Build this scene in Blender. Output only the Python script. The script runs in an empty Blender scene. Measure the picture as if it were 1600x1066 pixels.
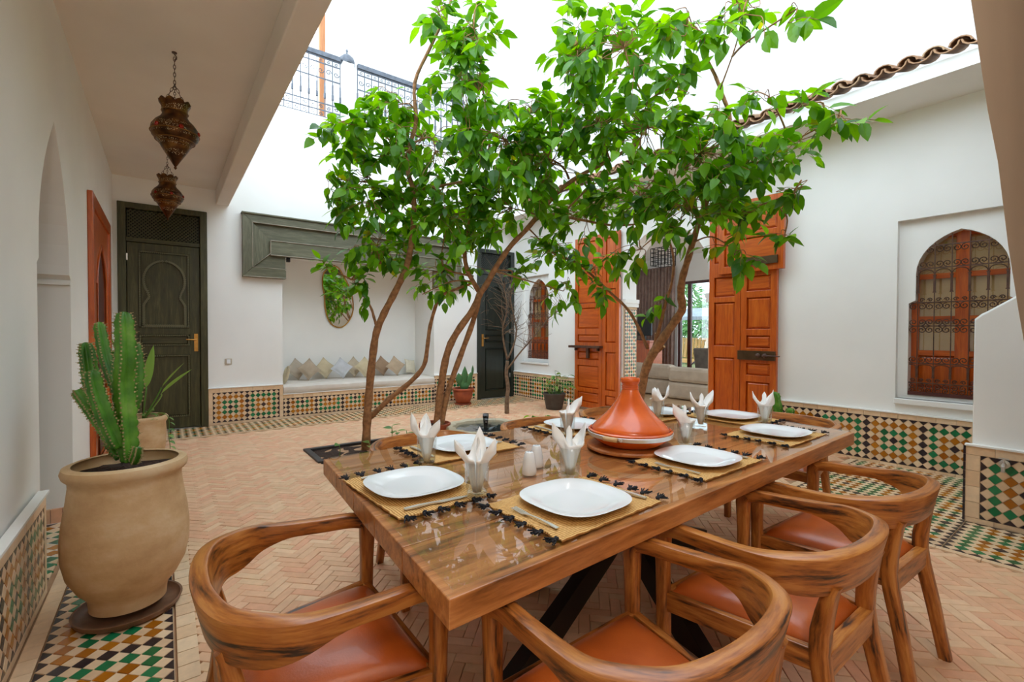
import bpy, math, random
from math import sin, cos, pi, radians, sqrt, floor as ffl
from mathutils import Vector as V, Matrix, Euler
from mathutils.geometry import tessellate_polygon
import numpy as np

S = bpy.context.scene
COL = S.collection
rnd = random.Random(7)

# ------------------------------------------------------------------ camera, world, exposure
CAM = V((0, 0, 1.3)); FPX = 728.22
def _rot(yaw, pitch, roll):
    f = V((sin(yaw)*cos(pitch), cos(yaw)*cos(pitch), sin(pitch)))
    r = V((cos(yaw), -sin(yaw), 0)); u = r.cross(f)
    return r*cos(roll)+u*sin(roll), u*cos(roll)-r*sin(roll), f
RX, UY, FW = _rot(radians(36.65875), radians(-.95613), radians(.15716))
cam = bpy.data.objects.new('camera', bpy.data.cameras.new('camera'))
COL.objects.link(cam)
cam.matrix_world = Matrix(((RX.x, UY.x, -FW.x, CAM.x), (RX.y, UY.y, -FW.y, CAM.y), (RX.z, UY.z, -FW.z, CAM.z), (0, 0, 0, 1)))
cam.data.sensor_width = 36; cam.data.lens = FPX/1600*36; cam.data.clip_start = .02
S.camera = cam
W = bpy.data.worlds.new('overcast_sky'); S.world = W; W.use_nodes = True
bg = W.node_tree.nodes['Background']; bg.inputs[0].default_value = (.78, .90, 1.0, 1); bg.inputs[1].default_value = 1.0
S.view_settings.view_transform = 'Standard'; S.view_settings.look = 'None'
S.view_settings.exposure = 2.05; S.view_settings.gamma = 1.0; S.view_settings.use_curve_mapping = False
S.cycles.max_bounces = 12; S.cycles.diffuse_bounces = 7; S.cycles.transparent_max_bounces = 16
S.cycles.caustics_reflective = False; S.cycles.caustics_refractive = False
S.cycles.sample_clamp_indirect = 6

# pixel rays of the calibrated photograph -> points on real planes
def ray(px, py): return RX*((px-800)/FPX) - UY*((py-533)/FPX) + FW
def on_z(px, py, z): d = ray(px, py); return CAM + d*((z-CAM.z)/d.z)
def on_y(px, py, y): d = ray(px, py); return CAM + d*((y-CAM.y)/d.y)
def on_x(px, py, x): d = ray(px, py); return CAM + d*((x-CAM.x)/d.x)
def at(px, py, d): return CAM + ray(px, py)*d

# ------------------------------------------------------------------ mesh builder
class MB:
    def __init__(s): s.v = []; s.f = []; s.g = []; s.t = []; s.m = []; s.tint = 0.0; s.mi = 0; s.hasg = False
    def add(s, vs, fs, gs=None):
        o = len(s.v); s.v += [tuple(p) for p in vs]
        if gs: s.hasg = True; s.g += [tuple(p) for p in gs]
        else: s.g += s._autog(vs)
        for f in fs: s.f.append(tuple(i+o for i in f)); s.t.append(s.tint); s.m.append(s.mi)
        return s
    @staticmethod
    def _autog(vs):
        lo = [min(p[k] for p in vs) for k in range(3)]; hi = [max(p[k] for p in vs) for k in range(3)]
        e = sorted(range(3), key=lambda k: -(hi[k]-lo[k]))
        return [(p[e[0]], p[e[1]], p[e[2]]) for p in vs]
    def box(s, c, sz, M=None, taper=1.0):
        x, y, z = sz[0]/2, sz[1]/2, sz[2]/2
        vs = [V((sx*x*(taper if sz_ > 0 else 1), sy*y*(taper if sz_ > 0 else 1), sz_*z)) for sz_ in (-1, 1) for sy in (-1, 1) for sx in (-1, 1)]
        g = s._autog(vs)
        if M is not None: vs = [M @ p for p in vs]
        vs = [p+V(c) for p in vs]
        return s.add(vs, [(0, 2, 3, 1), (4, 5, 7, 6), (0, 1, 5, 4), (2, 6, 7, 3), (0, 4, 6, 2), (1, 3, 7, 5)], g)
    def b2(s, a, b):
        a, b = V(a), V(b); return s.box((a+b)/2, [abs(b[k]-a[k]) for k in range(3)])
    def bar(s, a, b, w, h, up=(0, 0, 1)):
        a, b = V(a), V(b); d = (b-a); L = d.length; d.normalize(); up = V(up)
        if abs(d.dot(up)) > .98: up = V((1, 0, 0))
        x = d.cross(up).normalized(); y = x.cross(d)
        vs = [p + x*(w/2*i) + y*(h/2*j) for p in (a, b) for i, j in ((-1, -1), (1, -1), (1, 1), (-1, 1))]
        g = [(t*L, i*w/2, j*h/2) for t in (0, 1) for i, j in ((-1, -1), (1, -1), (1, 1), (-1, 1))]
        return s.add(vs, [(0, 1, 2, 3), (4, 7, 6, 5), (0, 4, 5, 1), (1, 5, 6, 2), (2, 6, 7, 3), (3, 7, 4, 0)], g)
    def sweep(s, path, secs, closed=False, ups=None, caps=True):
        """path: points; secs: list of cross-sections [(a,b)...] per point (same count); a along side, b along up"""
        n = len(path); k = len(secs[0]); P = [V(p) for p in path]; vs = []; gs = []; L = 0
        up0 = None
        for i in range(n):
            if closed: t = P[(i+1) % n]-P[i-1]
            else: t = P[min(i+1, n-1)]-P[max(i-1, 0)]
            t.normalize()
            if ups: u = V(ups[i] if isinstance(ups, list) else ups)
            else:
                u = up0 if up0 is not None else (V((0, 0, 1)) if abs(t.z) < .9 else V((1, 0, 0)))
            x = t.cross(u)
            if x.length < 1e-6: x = t.cross(V((0, 1, 0)))
            x.normalize(); u2 = x.cross(t); up0 = u2
            if i: L += (P[i]-P[i-1]).length
            for a, b in secs[i]: vs.append(P[i]+x*a+u2*b); gs.append((L, a, b))
        fs = []
        for i in range(n if closed else n-1):
            j = (i+1) % n
            for q in range(k):
                r = (q+1) % k; fs.append((i*k+q, i*k+r, j*k+r, j*k+q))
        if not closed and caps: fs += [tuple(range(k-1, -1, -1)), tuple((n-1)*k+q for q in range(k))]
        return s.add(vs, fs, gs)
    def tube(s, path, r, k=6, closed=False, caps=True):
        n = len(path); R = r if isinstance(r, (list, tuple)) else [r]*n
        return s.sweep(path, [[(cos(2*pi*q/k)*R[i], sin(2*pi*q/k)*R[i]) for q in range(k)] for i in range(n)], closed, caps=caps)
    def lathe(s, prof, c=(0, 0, 0), k=24, fn=None, caps=True):
        """prof: [(r,z)]; fn(i,ang,r,z)->(r,z)"""
        vs = []; c = V(c)
        for i, (r, z) in enumerate(prof):
            for q in range(k):
                a = 2*pi*q/k; rr, zz = fn(i, a, r, z) if fn else (r, z)
                vs.append(c+V((cos(a)*rr, sin(a)*rr, zz)))
        fs = [(i*k+q, i*k+(q+1) % k, (i+1)*k+(q+1) % k, (i+1)*k+q) for i in range(len(prof)-1) for q in range(k)]
        if caps:
            if prof[0][0] > 1e-4: fs.append(tuple(range(k-1, -1, -1)))
            if prof[-1][0] > 1e-4: fs.append(tuple((len(prof)-1)*k+q for q in range(k)))
        return s.add(vs, fs)
    def panel(s, outer, holes, w0, w1, fn, back=True):
        """2-D outline with holes, extruded w0..w1 and mapped by fn(u,v,w)"""
        loops = [outer]+list(holes); vs = []; fs = []
        tri = tessellate_polygon([[V((p[0], p[1], 0)) for p in l] for l in loops])
        flat = [p for l in loops for p in l]; n = len(flat)
        vs = [fn(p[0], p[1], w1) for p in flat]+[fn(p[0], p[1], w0) for p in flat]
        for t in tri:
            fs.append(tuple(t))
            if back: fs.append(tuple(i+n for i in reversed(t)))
        o = 0
        for l in loops:
            m = len(l)
            for i in range(m): j = (i+1) % m; fs.append((o+i, o+j, o+j+n, o+i+n))
            o += m
        return s.add(vs, fs)
    def mesh(s, name, mats):
        me = bpy.data.meshes.new(name); me.from_pydata(s.v, [], s.f)
        for m in (mats if isinstance(mats, (list, tuple)) else [mats]): me.materials.append(m)
        if any(s.m): me.polygons.foreach_set('material_index', s.m)
        a = me.attributes.new('tint', 'FLOAT', 'FACE'); a.data.foreach_set('value', s.t)
        g = me.attributes.new('grain', 'FLOAT_VECTOR', 'POINT'); g.data.foreach_set('vector', [c for p in s.g for c in p])
        return me
    def build(s, name, mats, parent=None, smooth=None, fix=True, bevel=0):
        me = s.mesh(name, mats)
        if fix:
            import bmesh
            b = bmesh.new(); b.from_mesh(me); bmesh.ops.recalc_face_normals(b, faces=b.faces); b.to_mesh(me); b.free()
        if smooth: 
            me.shade_smooth()
            if smooth is not True: me.set_sharp_from_angle(angle=radians(smooth))
        o = link(name, me, parent)
        if bevel:
            m = o.modifiers.new('bevel', 'BEVEL'); m.width = bevel; m.segments = 2; m.limit_method = 'ANGLE'; m.angle_limit = radians(50)
        return o

def wm(o): return (wm(o.parent) @ o.matrix_parent_inverse @ o.matrix_basis) if o.parent else o.matrix_basis.copy()
def link(name, data, parent=None, local=False):
    o = bpy.data.objects.new(name, data); COL.objects.link(o)
    if parent is not None:
        o.parent = parent
        if not LOCAL[0] and not local: o.matrix_parent_inverse = wm(parent).inverted()
    return o
LOCAL = [False]          # True while a thing is being built in its own coordinates
def thing(name, label, cat, loc=(0, 0, 0), rz=0, group=None):
    o = bpy.data.objects.new(name, None); COL.objects.link(o); o.empty_display_size = .1
    o.location = loc; o.rotation_euler = (0, 0, rz); return tag(o, label, cat, group)
def tag(o, label, cat, group=None):
    o['label'] = label; o['category'] = cat
    if group: o['group'] = group
    return o
def struct(o): o['kind'] = 'structure'; return o
def stuff(o): o['kind'] = 'stuff'; return o
def copy_tree(o, parent=None):
    c = o.copy(); COL.objects.link(c); c.parent = parent
    for ch in kids.get(o.name, ()): copy_tree(ch, c)
    return c
kids = {}
def note_kids(root):
    for o in COL.objects:
        if o.parent: 
            L = kids.setdefault(o.parent.name, [])
            if o not in L: L.append(o)

# ------------------------------------------------------------------ materials
def lin(c): return tuple(((x/255)/12.92 if x/255 <= .04045 else ((x/255+.055)/1.055)**2.4) for x in c)
class NT:
    def __init__(s, name):
        s.mat = bpy.data.materials.new(name); s.mat.use_nodes = True; s.t = s.mat.node_tree; s.n = s.t.nodes; s.l = s.t.links
        s.p = s.n['Principled BSDF']; s.out = s.n['Material Output']
    def node(s, typ, ins=None, **kw):
        n = s.n.new(typ)
        for k, v in kw.items(): setattr(n, k, v)
        for k, v in (ins or {}).items():
            if isinstance(v, bpy.types.NodeSocket): s.l.new(v, n.inputs[k])
            else: n.inputs[k].default_value = v
        return n
    def ramp(s, fac, stops):
        r = s.n.new('ShaderNodeValToRGB'); e = r.color_ramp.elements
        while len(e) < len(stops): e.new(.5)
        for i, (p, c) in enumerate(stops): e[i].position = p; e[i].color = (*lin(c), 1)
        s.l.new(fac, r.inputs[0]); return r.outputs[0]
    def set(s, **kw):
        for k, v in kw.items():
            k = {'color': 'Base Color', 'rough': 'Roughness', 'metal': 'Metallic', 'normal': 'Normal', 'coat': 'Coat Weight', 'spec': 'Specular IOR Level', 'sheen': 'Sheen Weight'}[k]
            if isinstance(v, bpy.types.NodeSocket): s.l.new(v, s.p.inputs[k])
            else: s.p.inputs[k].default_value = v
        return s
    def bump(s, h, strength=.2, dist=.01):
        return s.node('ShaderNodeBump', {'Height': h, 'Strength': strength, 'Distance': dist}).outputs[0]
    def attr(s, name, out='Fac'): return s.node('ShaderNodeAttribute', attribute_name=name).outputs[out]
    def coord(s, o='Object'): return s.node('ShaderNodeTexCoord').outputs[o]
    def map(s, v, scale=(1, 1, 1), loc=(0, 0, 0)): return s.node('ShaderNodeMapping', {'Vector': v, 'Scale': scale, 'Location': loc}).outputs[0]
    def noise(s, v, sc=5, det=4, rough=.5, dist=0): return s.node('ShaderNodeTexNoise', {'Vector': v, 'Scale': sc, 'Detail': det, 'Roughness': rough, 'Distortion': dist}).outputs[0]
def geo_pos(t): return t.node('ShaderNodeNewGeometry').outputs['Position']
def mix2(t, fac, a, b):
    return t.ramp(fac, [(0.0, a), (1.0, b)])
def plain(name, a, b=None, rough=.5, metal=0, sc=8, bump=0, bsc=40, coat=0, spec=.5, lo=.35, hi=.65):
    t = NT(name); P = geo_pos(t)
    t.set(color=t.ramp(t.noise(P, sc), [(lo, a), (hi, b or tuple(max(0, c*.88) for c in a))]), rough=rough, metal=metal, coat=coat, spec=spec)
    if bump: t.set(normal=t.bump(t.noise(P, bsc), bump))
    return t.mat
def wood(name, cols, rough=.4, coat=.0, stretch=(1.0, 14, 14), sc=1.6, rings=True, bump=.08, lo=.3, hi=.7):
    t = NT(name); g = t.attr('grain', 'Vector')
    rv = t.node('ShaderNodeObjectInfo').outputs['Random']
    off = t.node('ShaderNodeVectorMath', {0: g, 1: t.node('ShaderNodeCombineXYZ', {'X': t.node('ShaderNodeMath', {0: rv, 1: 17.0}, operation='MULTIPLY').outputs[0], 'Y': rv, 'Z': rv}).outputs[0]}, operation='ADD').outputs[0]
    m = t.map(off, stretch)
    n1 = t.noise(m, sc, 5, .55, 1.2)
    n2 = t.noise(t.map(off, tuple(x*3.5 for x in stretch)), sc*1.5, 3, .6)
    f = t.node('ShaderNodeMix', {'Factor': .3, 2: n1, 3: n2}, data_type='FLOAT').outputs[0]
    k = len(cols); c = t.ramp(f, [(lo+(hi-lo)*i/(k-1), cc) for i, cc in enumerate(cols)])
    tn = t.attr('tint')
    hsv = t.node('ShaderNodeHueSaturation', {'Color': c, 'Value': t.node('ShaderNodeMath', {0: tn, 1: 1.0}, operation='ADD').outputs[0]}).outputs[0]
    t.set(color=hsv, rough=rough, coat=coat, normal=t.bump(n2, bump))
    t.p.inputs['Coat Roughness'].default_value = .12
    return t.mat
def glassy(name, tint=(1, 1, 1), ior=1.45, rough=0.0, extra=0.0):
    t = NT(name); t.n.remove(t.p)
    fr = t.node('ShaderNodeFresnel', {'IOR': ior}).outputs[0]
    bf = t.node('ShaderNodeNewGeometry').outputs['Backfacing']
    fr = t.node('ShaderNodeMath', {0: fr, 1: t.node('ShaderNodeMath', {0: 1.0, 1: bf}, operation='SUBTRACT').outputs[0]}, operation='MULTIPLY').outputs[0]
    if extra: fr = t.node('ShaderNodeMath', {0: fr, 1: extra}, operation='ADD').outputs[0]
    tr = t.node('ShaderNodeBsdfTransparent', {'Color': (*tint, 1)}).outputs[0]
    gl = t.node('ShaderNodeBsdfGlossy', {'Roughness': rough, 'Color': (1, 1, 1, 1)}).outputs[0]
    t.l.new(t.node('ShaderNodeMixShader', {0: fr, 1: tr, 2: gl}).outputs[0], t.out.inputs[0]); return t.mat
def leafmat(name, cols, trans=.4, rough=.35):
    t = NT(name); rv = t.node('ShaderNodeObjectInfo').outputs['Random']; tn = t.attr('tint')
    f = t.node('ShaderNodeMath', {0: t.node('ShaderNodeMath', {0: rv, 1: tn}, operation='ADD').outputs[0]}, operation='FRACT').outputs[0]
    k = len(cols); c = t.ramp(f, [(i/(k-1), cc) for i, cc in enumerate(cols)])
    g = t.attr('grain', 'Vector')
    t.set(color=c, rough=rough)
    tl = t.node('ShaderNodeBsdfTranslucent', {'Color': t.node('ShaderNodeHueSaturation', {'Color': c, 'Value': 1.5, 'Saturation': 1.1, 'Hue': .485}).outputs[0]}).outputs[0]
    t.l.new(t.node('ShaderNodeMixShader', {0: trans, 1: t.p.outputs[0], 2: tl}).outputs[0], t.out.inputs[0]); return t.mat
def tinted(name, cols, rough=.6, coat=0, sc=30, bump=.1):
    """pieces: colour picked by the tint attribute + object random"""
    t = NT(name); P = geo_pos(t); rv = t.node('ShaderNodeObjectInfo').outputs['Random']; tn = t.attr('tint')
    f = t.node('ShaderNodeMath', {0: t.node('ShaderNodeMath', {0: rv, 1: tn}, operation='ADD').outputs[0]}, operation='FRACT').outputs[0]
    k = len(cols); c = t.ramp(f, [(i/(k-1), cc) for i, cc in enumerate(cols)])
    n = t.noise(P, sc, 5)
    hv = t.node('ShaderNodeMath', {0: n, 1: .35, 2: .82}, operation='MULTIPLY_ADD').outputs[0]
    t.set(color=t.node('ShaderNodeHueSaturation', {'Color': c, 'Value': hv}).outputs[0], rough=rough, coat=coat, normal=t.bump(n, bump))
    return t.mat

MT = {}
def setup_mats():
    M = MT
    M['plaster'] = plain('white_plaster', (238, 238, 235), (232, 232, 229), .85, sc=1.2, bump=.03, bsc=25)
    M['dimmed_plaster'] = plain('upper_dimmed_plaster', (206, 207, 207), (202, 203, 204), .85, sc=1.2)  # white plaster greyed in colour to offset the strong light up there
    M['plaster_warm'] = plain('gallery_plaster', (234, 228, 219), (228, 221, 212), .85, sc=1.5, bump=.03, bsc=25)
    M['shaded_plaster'] = plain('shaded_plaster', (206, 188, 168), (198, 180, 160), .85, sc=1.5, bump=.03, bsc=25)  # plaster darkened in colour to imitate shade on the arch haunch
    M['grout'] = plain('cream_grout', (206, 180, 148), (190, 163, 130), .85)
    M['cream'] = tinted('cream_tile', [(230, 200, 164), (222, 188, 150), (234, 206, 172), (216, 182, 146)], .3)
    M['ochre'] = tinted('ochre_tile', [(176, 106, 10), (160, 92, 14), (188, 120, 22), (150, 82, 8)], .22, sc=20)
    M['green'] = tinted('green_tile', [(10, 112, 66), (16, 98, 56), (24, 124, 78), (8, 92, 54)], .22, sc=20)
    M['black'] = tinted('dark_tile', [(40, 34, 40), (52, 42, 46), (34, 30, 38), (60, 46, 46)], .25, sc=20)
    M['brick'] = tinted('terracotta_brick', [(224, 178, 142), (218, 168, 132), (226, 184, 148), (222, 164, 130), (218, 182, 144), (230, 192, 156), (214, 170, 134)], .62, sc=18, bump=.2)
    M['joint'] = plain('floor_joint', (184, 146, 112), (166, 128, 96), .9, sc=14)
    M['salonfloor'] = plain('salon_floor', (196, 166, 132), (180, 148, 114), .5, sc=4)
    M['baseboard'] = plain('terracotta_skirting', (176, 124, 84), (160, 108, 72), .6)
    M['dgreen'] = wood('dark_green_wood', [(40, 38, 14), (60, 57, 26), (86, 82, 46)], .5, .0, (1, 10, 10), 2.0)
    M['dgreen2'] = wood('black_green_wood', [(20, 28, 24), (30, 38, 32), (44, 50, 42)], .3, .3, (1, 10, 10), 2.0)
    M['greygreen'] = wood('weathered_green_wood', [(74, 72, 52), (94, 92, 70), (116, 113, 90)], .5, 0, (1, 9, 9), 2.4)
    M['greytrim'] = plain('pale_trim_wood', (150, 140, 122), (120, 112, 96), .6)
    M['cedar'] = wood('orange_cedar', [(150, 58, 6), (184, 82, 12), (208, 108, 30)], .34, .35, (1, 12, 12), 1.8)
    M['teak'] = wood('acacia_wood', [(46, 24, 10), (124, 70, 24), (158, 92, 36), (172, 106, 44), (188, 124, 58)], .36, .2, (1.3, 10, 10), 2.4, lo=.36, hi=.6)
    M['tabletop'] = wood('table_wood', [(104, 60, 28), (156, 96, 48), (180, 116, 62), (198, 136, 80)], .36, .15, (.9, 8, 8), 2.2, lo=.34, hi=.64)
    M['leather'] = plain('cognac_leather', (198, 98, 36), (170, 78, 24), .36, sc=6, bump=.06, bsc=180, coat=.15)
    M['blacksteel'] = plain('black_steel', (12, 12, 14), (8, 8, 10), .45, 0, sc=10)
    M['iron'] = plain('wrought_iron', (98, 68, 54), (70, 48, 40), .5, .3, sc=20)
    M['greyiron'] = plain('railing_iron', (96, 102, 112), (80, 84, 92), .5, .3, sc=20)
    M['brass'] = plain('brass', (212, 164, 92), (190, 140, 70), .28, 1.0)
    M['steel'] = plain('steel', (226, 224, 220), (210, 208, 204), .36, .75)
    M['white'] = plain('white_ceramic', (236, 240, 244), (232, 236, 241), .12, sc=3, coat=.5)
    M['napkin'] = plain('white_napkin', (250, 250, 249), (244, 244, 244), .8, sc=6)
    M['terra'] = plain('glazed_terracotta', (224, 100, 26), (204, 84, 18), .22, sc=9, coat=.4)
    M['terrapot'] = plain('terracotta_pot', (170, 84, 50), (146, 68, 40), .6, sc=12, bump=.1)
    M['claypot'] = claymat()
    M['soil'] = plain('dark_soil', (64, 40, 26), (38, 24, 16), .95, sc=60, bump=.8, bsc=90)
    M['greypot'] = plain('grey_plastic_pot', (84, 80, 78), (70, 66, 64), .6)
    M['marble'] = plain('cream_stone', (208, 196, 170), (190, 176, 148), .6, sc=5, bump=.08, bsc=40)
    M['bark'] = plain('bark', (170, 122, 80), (128, 90, 58), .8, sc=26, bump=.35, bsc=60)
    M['bark2'] = plain('grey_bark', (128, 104, 82), (96, 76, 58), .85, sc=26, bump=.35, bsc=60)
    M['leaf'] = leafmat('citrus_leaf', [(36, 86, 18), (80, 140, 18), (104, 162, 24), (46, 102, 20), (128, 184, 36), (100, 158, 22), (66, 126, 20)], .5, .36)
    M['leafy'] = leafmat('yellowing_leaf', [(150, 170, 24), (176, 176, 30)], .42, .4)
    M['plant'] = leafmat('houseplant_leaf', [(70, 128, 50), (110, 150, 70), (150, 176, 100)], .3, .4)
    M['cactus'] = cactusmat()
    M['pad'] = leafmat('cactus_pad', [(64, 110, 62), (78, 126, 74)], .08, .55)
    M['glass'] = glassy('clear_glass', (.93, .95, .95), 1.5, 0, .05)
    M['tglass'] = glassy('table_glass', (.99, 1.0, .99), 1.5, 0.0, .015)
    M['pane'] = glassy('window_pane', (.9, .95, .96), 1.5, 0, .06)
    M['mirror'] = plain('mirror_silver', (235, 238, 238), (233, 236, 236), .02, 1.0)
    M['lantern'] = lanternmat()
    M['redglass'] = plain('red_glass', (150, 30, 16), (120, 20, 10), .15)
    M['straw'] = strawmat()
    M['tassel'] = plain('black_yarn', (34, 34, 42), (22, 22, 28), .9, sc=80)
    M['linen'] = plain('bench_linen', (212, 204, 194), (204, 195, 184), .9, sc=6, bump=.05, bsc=120)
    M['sofa'] = plain('grey_sofa_cloth', (212, 196, 178), (196, 180, 162), .9, sc=6)
    for i, c in enumerate([(206, 192, 162), (186, 172, 154), (176, 158, 136), (200, 184, 152), (196, 198, 202), (196, 180, 156), (204, 188, 154), (160, 132, 106), (186, 164, 138), (218, 208, 186)]):
        M['cush%d' % i] = plain('cushion_cloth', c, tuple(x*.94 for x in c), .9, sc=12, bump=.1, bsc=140)
    M['curtain'] = plain('taupe_curtain', (158, 134, 124), (138, 114, 106), .9)
    M['screen'] = plain('black_screen', (10, 10, 12), (8, 8, 10), .2)
    M['darkframe'] = plain('dark_red_frame', (88, 44, 38), (72, 34, 30), .4)
    M['bamboo'] = wood('pale_bench_wood', [(186, 140, 76), (206, 164, 98), (220, 182, 120)], .6)
    M['canvas'] = plain('grey_canvas', (150, 156, 162), (136, 142, 148), .9)
    M['bush'] = leafmat('garden_leaf', [(70, 120, 60), (110, 156, 96), (140, 176, 120)], .4, .5)
    M['grass'] = plain('garden_ground', (150, 140, 96), (110, 120, 70), .9)
    M['rooftile'] = tinted('weathered_roof_tile', [(150, 112, 82), (168, 130, 96), (130, 100, 76), (176, 146, 112)], .8, sc=14, bump=.3)
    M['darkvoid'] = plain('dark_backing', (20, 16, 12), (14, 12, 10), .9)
    M['water'] = glassy('fountain_water', (.55, .62, .66), 1.33, .05, .02)
    M['pool'] = plain('dark_basin', (56, 62, 66), (40, 46, 50), .3)
    M['switch'] = plain('beige_switch', (196, 186, 168), (186, 176, 158), .4)
    M['trivet'] = wood('trivet_wood', [(140, 76, 30), (176, 104, 46), (196, 126, 64)], .45)
def claymat():
    t = NT('aged_clay'); P = geo_pos(t); n = t.noise(t.map(P, (1, 1, 1.6)), 5, 6, .6)
    m = t.noise(P, 40, 3)
    c = t.ramp(n, [(.3, (184, 148, 106)), (.5, (202, 168, 126)), (.7, (214, 188, 152))])
    t.set(color=c, rough=.7, normal=t.bump(m, .12)); return t.mat
def cactusmat():
    t = NT('euphorbia_skin'); P = geo_pos(t); tn = t.attr('tint')
    n = t.noise(P, 9, 4); f = t.node('ShaderNodeMath', {0: n, 1: tn}, operation='ADD').outputs[0]
    t.set(color=t.ramp(f, [(.3, (44, 94, 24)), (.55, (74, 132, 34)), (.7, (104, 156, 50)), (1.2, (156, 174, 104))]), rough=.45); return t.mat
def lanternmat():
    t = NT('pierced_brass'); P = t.coord('Object')
    v = t.node('ShaderNodeTexVoronoi', {'Vector': P, 'Scale': 130.0}); n = t.noise(P, 14, 4)
    base = t.ramp(n, [(.3, (44, 26, 12)), (.5, (88, 54, 24)), (.7, (132, 88, 36))])
    band = t.noise(t.map(P, (1, 1, 9)), 2.2, 1)
    dots = t.node('ShaderNodeMath', {0: t.node('ShaderNodeMath', {0: v.outputs['Distance'], 1: .3}, operation='LESS_THAN').outputs[0], 1: t.node('ShaderNodeMath', {0: band, 1: .55}, operation='GREATER_THAN').outputs[0]}, operation='MULTIPLY').outputs[0]
    c = t.node('ShaderNodeMix', {'Factor': dots, 6: base, 7: (.62, .5, .3, 1)}, data_type='RGBA').outputs[2]
    t.set(color=c, rough=.42, metal=.75); return t.mat
def strawmat():
    t = NT('woven_straw'); g = t.attr('grain', 'Vector')
    w = t.node('ShaderNodeTexWave', {'Vector': g, 'Scale': 38.0, 'Distortion': 1.5, 'Detail': 2.0, 'Detail Scale': 3.0}, bands_direction='Y').outputs[1]
    n = t.noise(t.map(g, (14, 120, 1)), 3, 3)
    f = t.node('ShaderNodeMix', {'Factor': .5, 2: w, 3: n}, data_type='FLOAT').outputs[0]
    t.set(color=t.ramp(f, [(.2, (156, 104, 48)), (.5, (208, 158, 86)), (.8, (230, 192, 128))]), rough=.75, normal=t.bump(f, .5, .004)); return t.mat
setup_mats()
# ------------------------------------------------------------------ the setting
XL, XR, YF = -.48, 5.78, 7.70
def plane_x(x0, sgn=1):      # u = y, v = z, w along x
    return lambda u, v, w: (x0+sgn*w, u, v)
def plane_y(y0, sgn=1):
    return lambda u, v, w: (u, y0+sgn*w, v)
def rect(a, b, c, d): return [(a, c), (b, c), (b, d), (a, d)]
def arch(cu, hw, v0, vs, vt, hw2=None, n=12, step=None, pointed=.0):
    """outline of a moorish arch: foot half-width hw2 up to step, then hw, springing at vs, apex vt"""
    pts = []
    if hw2: pts += [(cu-hw2, v0), (cu+hw2, v0), (cu+hw2, step), (cu+hw, step+.03)]
    else: pts += [(cu-hw, v0), (cu+hw, v0)]
    for i in range(n+1):
        a = pi*i/n; x = cos(a); y = sin(a)
        y = y + pointed*(1-abs(x))**2
        pts.append((cu+hw*x, vs+(vt-vs)*y/(1+pointed)))
    if hw2: pts += [(cu-hw, step+.03), (cu-hw2, step)]
    out = []
    for p in pts:
        if not out or (abs(p[0]-out[-1][0])+abs(p[1]-out[-1][1])) > 1e-4: out.append(p)
    return out

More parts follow.
